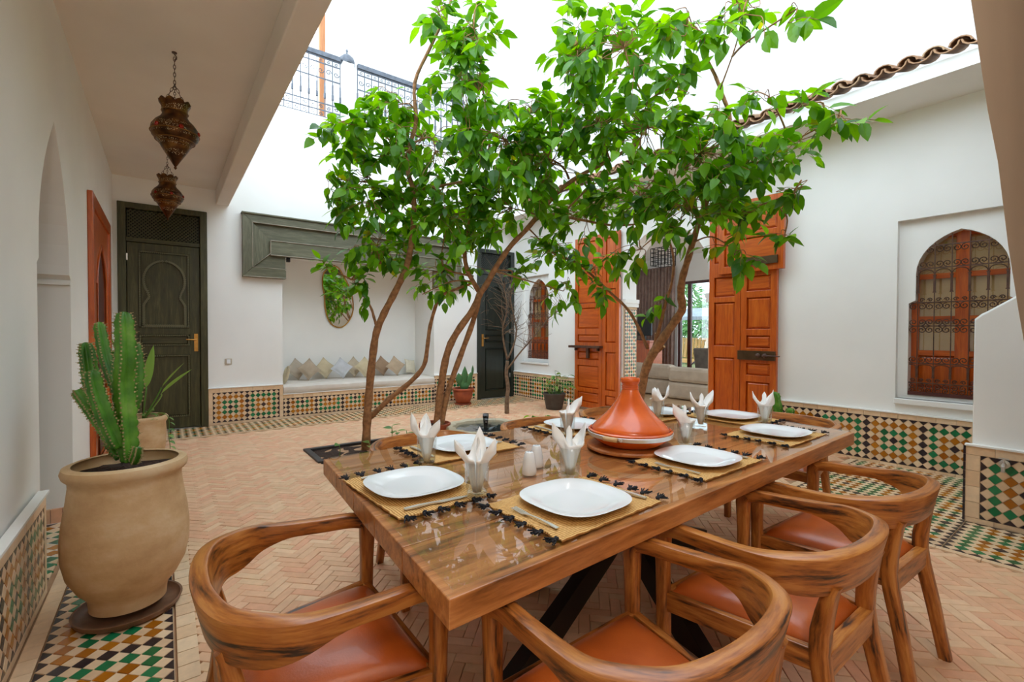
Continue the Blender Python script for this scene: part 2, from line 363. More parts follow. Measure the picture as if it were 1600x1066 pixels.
UPY = 5.82
def setting():
    M = MT
    # floor slab (joint colour shows between the bricks)
    struct(MB().b2((-2.2, -1.6, -.12), (13, 9.8, -.012)).build('floor', M['joint']))
    # far wall with niche and two doors
    m = MB()
    m.panel(rect(-1.0, 6.2, 0, 4.69), [rect(-.475, .475, .001, 2.955), rect(1.42, 3.95, .36, 2.52), rect(4.875, 5.765, .001, 2.955)], 0, .25, plane_y(YF))
    struct(m.build('wall_far', M['plaster']))
    m = MB(); m.b2((1.3, 8.5, .3), (4.07, 8.6, 2.7)); m.b2((1.3, 7.95, .3), (1.42, 8.5, 2.7)); m.b2((3.95, 7.95, .3), (4.07, 8.5, 2.7)); m.b2((1.42, 7.95, 2.52), (3.95, 8.5, 2.7))
    m.b2((1.42, 7.70, .0), (3.95, 8.5, .365))
    struct(m.build('wall_niche', M['plaster']))
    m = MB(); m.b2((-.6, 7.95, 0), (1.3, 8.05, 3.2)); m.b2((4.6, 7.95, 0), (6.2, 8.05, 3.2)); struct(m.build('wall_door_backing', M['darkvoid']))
    # left wall with arched passage
    ap = arch(3.87, .476, .001, 1.75, 2.553, .525, 14, 1.655, .35)
    m = MB(); m.panel(rect(-1.6, 7.695, 0, 3.4), [ap], 0, .42, plane_x(XL-.04, -1)); struct(m.build('wall_left', M['plaster']))
    m = MB(); m.b2((-2.2, 1.5, 0), (-2.1, 6, 3.2)); m.b2((-2.1, 5.9, 0), (-.9, 6, 3.2)); m.b2((-2.1, 1.5, 0), (-.9, 1.6, 3.2)); m.b2((-2.2, 1.5, 3.2), (-.9, 6, 3.3))
    struct(m.build('wall_passage', M['plaster']))
    m = MB()
    m.b2((-.94, 4.372, 1.62), (-.522, 4.41, 1.645)); m.b2((-.94, 4.378, 1.668), (-.522, 4.41, 1.688))
    struct(m.build('trim_arch_impost', M['plaster']))
    # gallery ceiling and beam
    struct(MB().b2((-.9, -1.6, 3.28), (.58, 7.70, 3.42)).build('ceiling_gallery', M['plaster_warm']))
    m = MB(); m.b2((.58, -1.6, 3.08), (.735, 7.70, 4.3)); struct(m.build('ceiling_beam', M['plaster_warm'], bevel=.012))
    struct(MB().b2((-.9, -1.6, 3.42), (.58, .33, 3.6)).build('ceiling_near_gallery_edge', M['plaster_warm']))
    struct(MB().b2((.735, -1.6, 3.3), (6.2, .33, 3.45)).build('ceiling_near_gallery', M['plaster_warm']))
    struct(MB().b2((-2.2, -1.7, 0), (6.2, -1.6, 4.3)).build('wall_near', M['plaster_warm']))
    # slanting arch haunch on the right, its shade partly put into the plaster colour
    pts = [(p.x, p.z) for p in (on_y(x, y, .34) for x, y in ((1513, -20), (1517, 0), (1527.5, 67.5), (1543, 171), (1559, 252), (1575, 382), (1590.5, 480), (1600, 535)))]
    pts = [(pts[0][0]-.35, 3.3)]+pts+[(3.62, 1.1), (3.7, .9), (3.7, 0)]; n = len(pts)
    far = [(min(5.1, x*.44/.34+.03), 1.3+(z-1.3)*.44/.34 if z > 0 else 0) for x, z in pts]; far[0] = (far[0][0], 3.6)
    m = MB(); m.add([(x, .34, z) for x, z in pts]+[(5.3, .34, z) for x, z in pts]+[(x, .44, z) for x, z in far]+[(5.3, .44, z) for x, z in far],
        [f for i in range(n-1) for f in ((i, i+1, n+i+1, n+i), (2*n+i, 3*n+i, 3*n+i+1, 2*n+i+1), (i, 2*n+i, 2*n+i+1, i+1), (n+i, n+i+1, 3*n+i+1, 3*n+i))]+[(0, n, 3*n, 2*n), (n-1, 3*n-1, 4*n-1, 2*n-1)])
    struct(m.build('wall_arch_haunch', M['shaded_plaster']))
    # right wall: window niche, doorway, far window
    wn = rect(.535, 1.425, .674, 2.409)
    dr = [(3.40, .001), (4.85, .001), (4.85, 2.1)]+[(4.125+.725*cos(pi*i/14), 2.1+.75*sin(pi*i/14)) for i in range(1, 14)]+[(3.40, 2.1)]
    w2 = rect(6.62, 7.42, .742, 2.42)
    m = MB(); m.panel(rect(-1.6, 7.95, 0, 3.66), [wn, dr, w2], 0, .06, plane_x(XR)); 
    wa = arch(.98, .315, .712, 1.88, 2.268, .366, 16, 1.60, .12)
    wb = arch(6.98, .30, .80, 1.95, 2.36, .34, 14, 1.66, .12)
    m.panel(rect(-1.6, 7.95, 0, 3.66), [wa, dr, wb], .061, .33, plane_x(XR))
    struct(m.build('wall_right', M['plaster']))
    m = MB(); m.panel(rect(-1.6, 8.95, 3.661, 8.6), [arch(UPY, .18, 5.21, 5.72, 5.93)], 0, .33, plane_x(XR)); struct(m.build('wall_upper_right', M['dimmed_plaster']))
    m = MB(); m.b2((5.74, .53, .62), (5.84, 1.43, .674)); m.b2((5.755, 6.6, .70), (5.84, 7.44, .742)); struct(m.build('trim_window_sills', M['plaster'], bevel=.006))
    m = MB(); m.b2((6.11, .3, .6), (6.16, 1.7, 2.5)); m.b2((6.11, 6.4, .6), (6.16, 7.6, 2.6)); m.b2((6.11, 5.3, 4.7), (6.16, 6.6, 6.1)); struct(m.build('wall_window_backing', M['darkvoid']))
    # eave: white soffit box under roof tiles
    k = (XR-5.23)/.40
    m = MB(); m.panel([(5.24, 3.475), (XR, 3.45), (XR, 3.72), (5.24, 3.60)], [], -1.6, 7.70, lambda u, v, w: (u, w, v)); struct(m.build('trim_eave', M['plaster']))
    # upper gallery on the far side
    struct(MB().b2((-2, 7.95, 4.55), (5.78, 9.7, 4.688)).build('floor_upper_gallery', M['plaster']))
    m = MB(); m.b2((2.42, 9.0, 4.69), (5.78, 9.2, 8.6)); struct(m.build('wall_upper_far', M['dimmed_plaster']))
    # upper parapet over the left gallery
    struct(MB().b2((-2, 7.95, 4.69), (1.2, 8.0, 4.7)).build('trim_upper_edge', M['plaster']))
    # salon
    struct(MB().b2((5.86, 2.7, -.011), (10.1, 8.6, 0.002)).build('floor_salon', M['salonfloor']))
    struct(MB().b2((5.72, 3.40, -.011), (5.86, 4.85, .004)).build('floor_threshold', M['salonfloor']))
    m = MB(); m.b2((6.11, 8.6, 0), (10.4, 8.7, 3.4)); m.panel(rect(6.11, 10.4, 0, 3.3), [rect(6.6, 9.8, .3, 2.9)], 0, .1, plane_y(2.6)); m.b2((6.11, 2.6, 3.2), (10.4, 8.7, 3.4))  # side-wall opening added out of view to let more light in
    m.panel(rect(2.6, 8.7, 0, 3.3), [rect(4.6, 6.76, .12, 2.56)], 0, .2, plane_x(10.1)); struct(m.build('wall_salon', M['plaster']))

# clipped tile lattice -------------------------------------------------
def clip(poly, u0, u1, v0, v1):
    for ax, val, sg in ((0, u0, 1), (0, u1, -1), (1, v0, 1), (1, v1, -1)):
        out = []
        for i in range(len(poly)):
            a, b = poly[i-1], poly[i]; da, db = sg*(a[ax]-val), sg*(b[ax]-val)
            if (da >= -1e-9) != (db >= -1e-9):
                t = da/(da-db); out.append((a[0]+(b[0]-a[0])*t, a[1]+(b[1]-a[1])*t))
            if db >= -1e-9: out.append(b)
        poly = out
        if len(poly) < 3: return []
    return poly
def zcol(i, j, rows=5):
    c = i % 12
    if c in (0, 6): return 'black'
    g = c < 6; c = c if g else c-6; r = (j-1) % 5+1
    ring = max(abs(c-3), abs(r-3))
    if ring == 2: return 'green' if g else 'ochre'
    if ring == 1: return 'ochre' if g else 'green'
    return 'black'
def tile_field(parent, O, U, N, Vv, L, H, d, i0=0, colour=zcol, limit=300, thick=.005, hot=None, jt=None):
    """lattice of diamonds on the rectangle L x H at O; the `limit` nearest tiles are parts, the rest one joined part"""
    O, U, Vv, N = V(O), V(U), V(Vv), V(N); B = Matrix((U, Vv, N)).transposed().to_4x4()
    nu, nv = int(L/d+1.5), int(round(H/d)); d2 = H/nv; items = []
    for i in range(0, nu+1):
        for j in range(0, nv+1):
            for half in (0, 1):
                cu, cv = (i+.5*half)*d, (j+.5*half)*d2
                if half and (j == nv): continue
                h = .465
                poly = [(cu-d*h, cv), (cu, cv-d2*h), (cu+d*h, cv), (cu, cv+d2*h)]
                pc = clip(poly, .002, L-.002, .002, H-.002)
                if len(pc) < 3: continue
                ar = abs(sum(pc[k-1][0]*pc[k][1]-pc[k][0]*pc[k-1][1] for k in range(len(pc))))/2
                if ar < .06*d*d: continue
                if half: c = 'cream'
                elif j in (0, nv) or i == 0: c = 'black'
                else: c = colour(i+i0, j)
                P = O+U*cu+Vv*cv; full = ar > .40*d*d
                items.append(((P-CAM).length+(0 if (hot is None or hot(P)) else 50), c, pc if not full else None, cu, cv, P))
    items.sort(key=lambda x: x[0])
    protos = {}; rest = {}
    def geom(mb, pc, du, dv, w0, w1):
        n = len(pc); fn = lambda p, w: O+U*p[0]+Vv*p[1]+N*w
        vs = [((p[0]-du), (p[1]-dv), w1) for p in pc]+[((p[0]-du), (p[1]-dv), w0) for p in pc]
        mb.add(vs, [tuple(range(n))]+[(i, i+n, (i+1) % n+n, (i+1) % n) for i in range(n)])
    full = [(-d*.465, 0), (0, -d2*.465), (d*.465, 0), (0, d2*.465)]
    r = random.Random(5)
    for n, (dist, c, pc, cu, cv, P) in enumerate(items):
        if n < limit:
            if pc is None:
                if c not in protos:
                    mb = MB(); geom(mb, full, 0, 0, -.006, thick); protos[c] = mb.mesh('tile', MT[c])
                me = protos[c]
            else:
                mb = MB(); geom(mb, pc, cu, cv, -.006, thick); me = mb.mesh('tile', MT[c])
            o = link('tile', me, parent, local=True)
            o.matrix_basis = wm(parent).inverted() @ Matrix.Translation(P+N*r.uniform(-.0006, .0012)) @ B
        else:
            mb = rest.setdefault(c, MB()); mb.tint = r.random()
            pp = pc if pc else [(cu+a, cv+b) for a, b in full]
            nn = len(pp); vs = [O+U*p[0]+Vv*p[1]+N*thick for p in pp]+[O+U*p[0]+Vv*p[1]-N*.006 for p in pp]
            mb.add(vs, [tuple(range(nn))]+[(i, i+nn, (i+1) % nn+nn, (i+1) % nn) for i in range(nn)])
    if rest:
        allm = MB(); mats = []
        for c, mb in rest.items():
            allm.mi = len(mats); mats.append(MT[c])
            o = len(allm.v); allm.v += mb.v; allm.g += mb.g; allm.t += mb.t
            allm.f += [tuple(i+o for i in f) for f in mb.f]; allm.m += [allm.mi]*len(mb.f)
        stuff(allm.build('small_tiles', mats, parent, fix=False))
def dado(name, O, U, N, L, H=.515, top=.06, bot=.035, side=(.045, .0), rows=5, i0=0, limit=300, hot=None, th=.028):
    O, U, N = V(O), V(U), V(N); Z = V((0, 0, 1))
    fn = lambda u, v, w: O+U*u+Z*v+N*w
    mb = MB(); mb.panel(rect(0, L, 0, H), [], 0, th-.006, fn); s = struct(mb.build(name, MT['grout']))
    mb = MB(); mb.panel(rect(-.003, L+.003, H, H+.012), [], 0, th+.012, fn); mb.build('ledge', MT['plaster'], s)
    # border strips of cream tiles
    mb = MB(); r = random.Random(3)
    def strip(u0, u1, v0, v1, step, along):
        n = max(1, int(round((u1-u0 if along else v1-v0)/step)))
        for k in range(n):
            a = k/n; b = (k+1)/n; mb.tint = r.random()
            if along: q = rect(u0+(u1-u0)*a+.0015, u0+(u1-u0)*b-.0015, v0+.0015, v1-.0015)
            else: q = rect(u0+.0015, u1-.0015, v0+(v1-v0)*a+.0015, v0+(v1-v0)*b-.0015)
            mb.panel(q, [], th-.008, th, fn, back=False)
    strip(0, L, H-top, H, .14, True); strip(0, L, 0, bot, .14, True)
    if side[0]: strip(0, side[0], bot, H-top, .1, False)
    if side[1]: strip(L-side[1], L, bot, H-top, .1, False)
    stuff(mb.build('border_tiles', MT['cream'], s, fix=False))
    h = H-top-bot; d = h/(rows+1)
    tile_field(s, fn(side[0], bot, th-.006), U, N, Z, L-side[0]-side[1], h, d, i0, limit=limit, hot=hot)
    return s
def floor_band(name, O, U, Vv, L, Wd, rows, i0=0, limit=300, colour=zcol, hot=None):
    O, U, Vv = V(O), V(U), V(Vv); N = V((0, 0, 1))
    fn = lambda u, v, w: O+U*u+Vv*v+N*w
    mb = MB(); mb.panel(rect(0, L, 0, Wd), [], -.011, -.001, fn); s = struct(mb.build(name, MT['grout']))
    tile_field(s, fn(0, 0, -.001), U, N, Vv, L, Wd, Wd/(rows+1), i0, colour, limit, .003, hot)
    return s

BANDS = [(-.50, .10, -1.6, 4.6), (-.5, 5.8, 6.95, 7.8), (3.75, 5.8, -1.6, 1.78)]   # floor areas that carry mosaic instead of brick
PIT = (1.27, 2.35, 4.90, 5.42)
def herringbone():
    Wb, Lb = .049, .147; c45 = cos(pi/4); flr = bpy.data.objects['floor']; items = []
    x0, x1, y0, y1 = -.5, 5.78, -1.0, 7.7
    R = 130
    for m in range(-40, 40):
        for s in range(-R, R):
            for (cx, cy, w, h) in ((s+6*m+1.5, s+.5, 3, 1), (s+6*m+.5, s+2.5, 1, 3)):
                u, v = cx*Wb, cy*Wb
                X, Y = 2.5+(u-v)*c45, 2.5+(u+v)*c45-0
                if not (x0 < X < x1 and y0 < Y < y1): continue
                if Y > 6.9: continue
                if any(a-.03 < X < b+.03 and c-.03 < Y < d+.03 for a, b, c, d in BANDS): continue
                if PIT[0]-.06 < X < PIT[1]+.06 and PIT[2]-.06 < Y < PIT[3]+.06: continue
                items.append((X, Y, 0 if w == 3 else 1))
    # salon floor and threshold stays plain bricks further away
    def vis(p):
        d = V((p[0], p[1], 0))-CAM; f = d.dot(FW)
        if f < .3: return 1e9
        px, py = 800+FPX*d.dot(RX)/f, 533-FPX*d.dot(UY)/f
        return f if (-20 < px < 1620 and py < 1090) else 1e6+f
    items.sort(key=vis)
    r = random.Random(11); protos = []
    for k in range(7):
        mb = MB(); mb.tint = k/7
        a, b = Lb/2-.0011, Wb/2-.0011; t = r.uniform(-.0006, .001)
        e = .002
        vs = [(-a, -b, -.02), (a, -b, -.02), (a, b, -.02), (-a, b, -.02), (-a, -b, t-e), (a, -b, t-e), (a, b, t-e), (-a, b, t-e), (-a+e, -b+e, t), (a-e, -b+e, t), (a-e, b-e, t), (-a+e, b-e, t)]
        mb.add(vs, [(0, 1, 5, 4), (1, 2, 6, 5), (2, 3, 7, 6), (3, 0, 4, 7), (4, 5, 9, 8), (5, 6, 10, 9), (6, 7, 11, 10), (7, 4, 8, 11), (8, 9, 10, 11)])
        protos.append((mb, mb.mesh('brick', MT['brick'])))
    rest = MB()
    for n, (X, Y, o) in enumerate(items):
        k = r.randrange(7); ang = pi/4+(pi/2 if o else 0)+r.uniform(-.02, .02); dz = r.uniform(-.0012, .0012)
        Mx = Matrix.Translation((X, Y, dz)) @ Matrix.Rotation(ang, 4, 'Z') @ Matrix.Rotation(r.uniform(-.006, .006), 4, 'X')
        if n < 300:
            ob = link('brick', protos[k][1], flr, local=True); ob.matrix_basis = Mx
        else:
            mb = protos[k][0]; rest.tint = r.random(); rest.add([Mx @ V(p) for p in mb.v], mb.f)
    stuff(rest.build('paving_bricks', MT['brick'], flr, fix=False))

def dados():
    # far wall: left of niche, under the bench, right of the niche
    dado('trim_dado_far_left', (.475, YF, 0), (1, 0, 0), (0, -1, 0), .945, side=(.05, .05), i0=6)
    d = dado('trim_dado_bench', (1.42, YF, 0), (1, 0, 0), (0, -1, 0), 2.53, H=.365, top=.06, side=(0, 0), rows=3, i0=5, limit=0)
    dado('trim_dado_far_right', (3.95, YF, 0), (1, 0, 0), (0, -1, 0), .92, side=(.0, .05), i0=3, limit=0)
    # right wall: near part beside the stair, far part under the small window
    dado('trim_dado_right', (XR, 2.514, 0), (0, -1, 0), (-1, 0, 0), 1.96, H=.523, top=.05, bot=.028, side=(.05, 0), i0=7, limit=300, hot=lambda P: P.y < 2.0)
    dado('trim_dado_window', (XR, 7.67, 0), (0, -1, 0), (-1, 0, 0), 1.78, side=(.0, .03), i0=4, limit=0)
    # left wall
    dado('trim_dado_left', (XL-.03, 3.235, 0), (0, -1, 0), (1, 0, 0), 2.6, H=.50, side=(.045, 0), i0=1, limit=300, hot=lambda P: P.y > 1.2)
    # floor mosaics
    floor_band('trim_floor_mosaic_left', (-.41, 4.6, 0), (0, -1, 0), (1, 0, 0), 4.0, .43, 5, 6, 300, hot=lambda P: P.y > 1.9)
    floor_band('trim_floor_mosaic_far', (-.45, 7.66, 0), (1, 0, 0), (0, -1, 0), 6.2, .66, 7, 0, 0, colour=lambda i, j: ('ochre', 'green', 'black', 'ochre', 'green', 'ochre')[(i+j) % 6])
    floor_band('trim_floor_mosaic_right', (3.80, 1.72, 0), (1, 0, 0), (0, -1, 0), 1.95, 1.02, 13, 2, 300)
    floor_band('trim_floor_mosaic_stair', (3.80, .695, 0), (0, -1, 0), (1, 0, 0), 1.7, .66, 8, 0, 120)
    floor_band('trim_floor_mosaic_passage', (-1.5, 4.36, 0), (1, 0, 0), (0, -1, 0), 1.0, .96, 9, 0, 120)
    m = MB(); r = random.Random(2)
    for k in range(8): m.tint = r.random(); m.b2((-.96+k*.06-.03, 4.37, 0), (-.96+k*.06+.027, 4.395, .095))
    struct(m.build('baseboard_passage', MT['brick']))
    # plain cream border strips beside the mosaics
    m = MB()
    for k in range(60):
        m.tint = r.random(); m.b2((.03, 4.6-k*.1, -.01), (.10, 4.505-k*.1, .001))
    for k in range(60):
        m.tint = r.random(); m.b2((-.475, 4.6-k*.1, -.01), (-.415, 4.502-k*.1, .001))
    for k in range(62): m.tint = r.random(); m.b2((-.45+k*.1, 6.955, -.01), (-.354+k*.1, 6.997, .001))
    for k in range(12): m.tint = r.random(); m.b2((3.752, 1.72-k*.2, -.01), (3.797, 1.523-k*.2, .001))
    for k in range(10): m.tint = r.random(); m.b2((3.752+k*.2, 1.724, -.01), (3.949+k*.2, 1.78, .001))
    struct(stuff(m.build('trim_floor_border', MT['cream'])))
    bpy.data.objects['trim_floor_border']['kind'] = 'structure'

def stair_and_roof():
    # stair parapet: white slab with sloping top, mosaic dado at its foot
    p = [on_x(1526, 494, 4.479), on_x(1540, 487, 4.479), on_x(1600, 455, 4.479)]
    e = p[2]+(p[2]-p[1])*3
    prof = [(.68, 0), (.68, p[0].z-.02), (p[0].y-.02, p[0].z+.015)]+[(q.y, q.z) for q in p[1:]]+[(e.y, e.z), (e.y, 0)]
    m = MB(); m.panel(prof, [], 0, .16, plane_x(4.50)); m.b2((4.66, -1.5, 0), (5.78, .55, .9)); s = struct(m.build('wall_stair', MT['plaster'], smooth=30, bevel=.012))
    dado('trim_dado_stair', (4.50, .707, 0), (0, -1, 0), (-1, 0, 0), 1.6, H=.53, side=(.075, 0), i0=0, limit=200, th=.035)
    m = MB(); r = random.Random(4)
    for k in range(9): m.tint = r.random(); m.b2((4.458, .704, .01+k*.058), (4.475, .716, .064+k*.058))
    struct(m.build('trim_stair_corner', MT['black']))
    # brass tap
    t = thing('wall_tap', 'small metal water tap on the mosaic foot of the stair', 'tap', (4.46, .517, .44))
    m = MB(); m.lathe([(.028, 0), (.028, .006), (.014, .012)], k=14); m.v = [(-z, x, y) for x, y, z in m.v]
    m.tube([(0, 0, 0), (-.04, 0, 0), (-.055, 0, -.01), (-.06, 0, -.045)], [.012, .012, .011, .010], 8)
    LOCAL[0] = True
    m.build('spout', MT['steel'], t, smooth=40); m = MB(); m.tube([(-.03, 0, .01), (-.03, 0, .04)], .006, 6); m.bar((-.03, -.025, .04), (-.03, .025, .04), .01, .008); m.build('handle', MT['steel'], t)
    LOCAL[0] = False
    # eave tiles: half-round tiles in two alternating courses, each a part
    s = bpy.data.objects['trim_eave']
    def ht(r0, up, thick=.012, L=.42):
        mb = MB(); n = 7; vs = []
        for k, (x, rr) in enumerate(((0, r0), (L, r0*.85))):
            for q in range(n):
                a = pi*q/(n-1)
                for tt in (0, thick):
                    R = rr-tt; zz = sin(a)*R*(1 if up else -1)*.8
                    vs.append((x, cos(a)*R, zz+x*.32))
        fs = []
        for q in range(n-1):
            b = 2*q; e = 2*n
            fs += [(b, b+2, e+b+2, e+b), (b+1, e+b+1, e+b+3, b+3), (b, b+1, b+3, b+2), (e+b, e+b+2, e+b+3, e+b+1)]
        mb.add(vs, fs); return mb
    r = random.Random(8); y = .3; pa, pb = ht(.085, False).mesh('roof_tile', MT['rooftile']), ht(.075, True).mesh('roof_tile', MT['rooftile'])
    k = 0
    while y < 6.6:
        for me, off, z in ((pa, 0, 3.685), (pb, .085, 3.66)):
            o = link('roof_tile', me, s, local=True)
            o.matrix_basis = Matrix.Translation((5.185+r.uniform(-.012, .012), y+off, z+r.uniform(-.006, .006))) @ Matrix.Rotation(r.uniform(-.05, .05), 4, 'Z')
        y += .17
setting(); herringbone(); dados(); stair_and_roof()
# ------------------------------------------------------------------ doors, windows, joinery
def raised(mb, a, b, c, d, w, fn, mrg=.03, depth=.016):
    """raised-and-fielded panel: a recessed sunk field with bevelled centre"""
    o = rect(a, b, c, d); i = rect(a+mrg, b-mrg, c+mrg, d-mrg)
    vs = [fn(u, v, w-depth) for u, v in o]+[fn(u, v, w) for u, v in i]
    mb.add(vs, [(0, 1, 5, 4), (1, 2, 6, 5), (2, 3, 7, 6), (3, 0, 4, 7), (4, 5, 6, 7)])
def frame2(mb, a, b, c, d, wd, w0, w1, fn):
    mb.panel(rect(a, b, c, d), [rect(a+wd, b-wd, c+wd, d-wd)], w0, w1, fn)
def lever(parent, fn, u, v, side, mat, s=1.0):
    m = MB(); m.panel(rect(u-.022*s, u+.022*s, v-.12*s, v+.12*s), [], 0, .008, fn); pl = m.build('lock_plate', mat, parent, bevel=.003)
    m = MB(); m.tube([fn(u, v+.04, .006), fn(u, v+.04, .05), fn(u+side*.03, v+.04, .058), fn(u+side*.115, v+.045, .055)], [.008, .008, .009, .007], 8); m.build('lever', mat, pl, smooth=50)

def green_door(name, label, x0, x1, mat, zt=2.955, handle_left=False):
    M = MT; d = struct(bpy.data.objects.new(name, None)); COL.objects.link(d); d.location = ((x0+x1)/2, YF, 0)
    fn = plane_y(YF, -1)      # w towards the room
    m = MB(); m.panel([(x0, 0), (x0, zt), (x1, zt), (x1, 0), (x1-.085, 0), (x1-.085, zt-.075), (x0+.085, zt-.075), (x0+.085, 0)], [], -.10, .03, fn)
    m.build('door_frame', mat, d, bevel=.008)
    m = MB(); m.panel(rect(x0+.085, x1-.085, 2.46, 2.515), [], -.08, .012, fn); m.build('transom_rail', mat, d, bevel=.005)
    # lattice
    m = MB(); a, b, c, e = x0+.095, x1-.095, 2.52, zt-.08
    st = .043; k = a-(e-c)
    while k < b:
        for sg in (1, -1):
            u0, u1 = (k, k+(e-c)); v0, v1 = (c, e) if sg > 0 else (e, c)
            t0 = max(0, (a-u0)/(u1-u0)); t1 = min(1, (b-u0)/(u1-u0))
            if t1 > t0+.02:
                p = fn(u0+(u1-u0)*t0, v0+(v1-v0)*t0, -.03+.006*sg); q = fn(u0+(u1-u0)*t1, v0+(v1-v0)*t1, -.03+.006*sg)
                m.bar(p, q, .014, .008, up=(0, 1, 0))
        k += st
    stuff(m.build('transom_lattice', mat, d, fix=False))
    # leaf
    a, b = x0+.09, x1-.09; t = 2.455
    lf = MB(); pan = [(a+.115, b-.115, 1.36, t-.10), (a+.115, b-.115, 1.12, 1.27), (a+.115, b-.115, .16, 1.00)]
    lf.panel(rect(a, b, .012, t), [rect(*p) for p in pan], -.05, -.004, fn); leaf = lf.build('door_leaf', mat, d, bevel=.004)
    for i, (u0, u1, v0, v1) in enumerate(pan):
        m = MB()
        if i == 0:
            m.panel(rect(u0, u1, v0, v1), [], -.05, -.022, fn)
            cu = (u0+u1)/2; hw = (u1-u0)/2-.05
            ar = arch(cu, hw*.80, v0+.04, v0+.52, v1-.11, None, 18, None, .12)
            ar = [(cu-hw*1.0, v0+.03), (cu+hw*1.0, v0+.03), (cu+hw*1.0, v0+.30), (cu+hw*.74, v0+.40)]+[(cu+hw*cos(q)*1.0, v0+.62+.26*sin(q)) for q in [radians(-35+250*k/22) for k in range(23)]]+[(cu-hw*.74, v0+.40), (cu-hw*1.0, v0+.30)]
            m.panel(rect(u0+.03, u1-.03, v0+.02, v1-.03), [ar], -.022, -.004, fn); pn = m.build('upper_panel', mat, leaf)
            m = MB(); pts = [fn(u, v, -.002) for u, v in ar]
            # rope moulding as beads
            L = 0
            for k in range(len(pts)):
                p, q = V(pts[k]), V(pts[(k+1) % len(pts)]); n = max(1, int((q-p).length/.022))
                for z in range(n): c = p+(q-p)*((z+.5)/n); m.box(c, (.024, .026, .024), Matrix.Rotation(pi/4, 3, 'Y'))
            stuff(m.build('rope_moulding', MT['bead'] if mat == MT['dgreen'] else mat, pn, fix=False))
        else:
            raised(m, u0, u1, v0, v1, -.012, fn, .03, .03); pn = m.build('lower_panel', mat, leaf)
        m = MB()
        for k in range(int((v1-v0)/.022)):
            for uu in (u0+.012, u1-.012): m.box(fn(uu, v0+(k+.5)*.022, -.002), (.018, .024, .016))
        for k in range(int((u1-u0)/.022)):
            for vv in (v0+.012, v1-.012): m.box(fn(u0+(k+.5)*.022, vv, -.002), (.016, .024, .018))
        stuff(m.build('bead_moulding', MT['bead'] if mat == MT['dgreen'] else mat, pn, fix=False))
    hx = (x0+.135) if handle_left else (x1-.135)
    lever(leaf, fn_shift(fn, -.004), hx, 1.16, 1 if handle_left else -1, M['brass'])
    m = MB()
    hg = (x1-.088) if handle_left else (x0+.088)
    for v in (.4, 1.3, 2.22): m.panel(rect(hg-.012, hg+.012, v, v+.085), [], -.004, .012, fn)
    m.build('hinges', M['steel'], d)
    return d
def fn_shift(fn, dw): return lambda u, v, w: fn(u, v, w+dw)

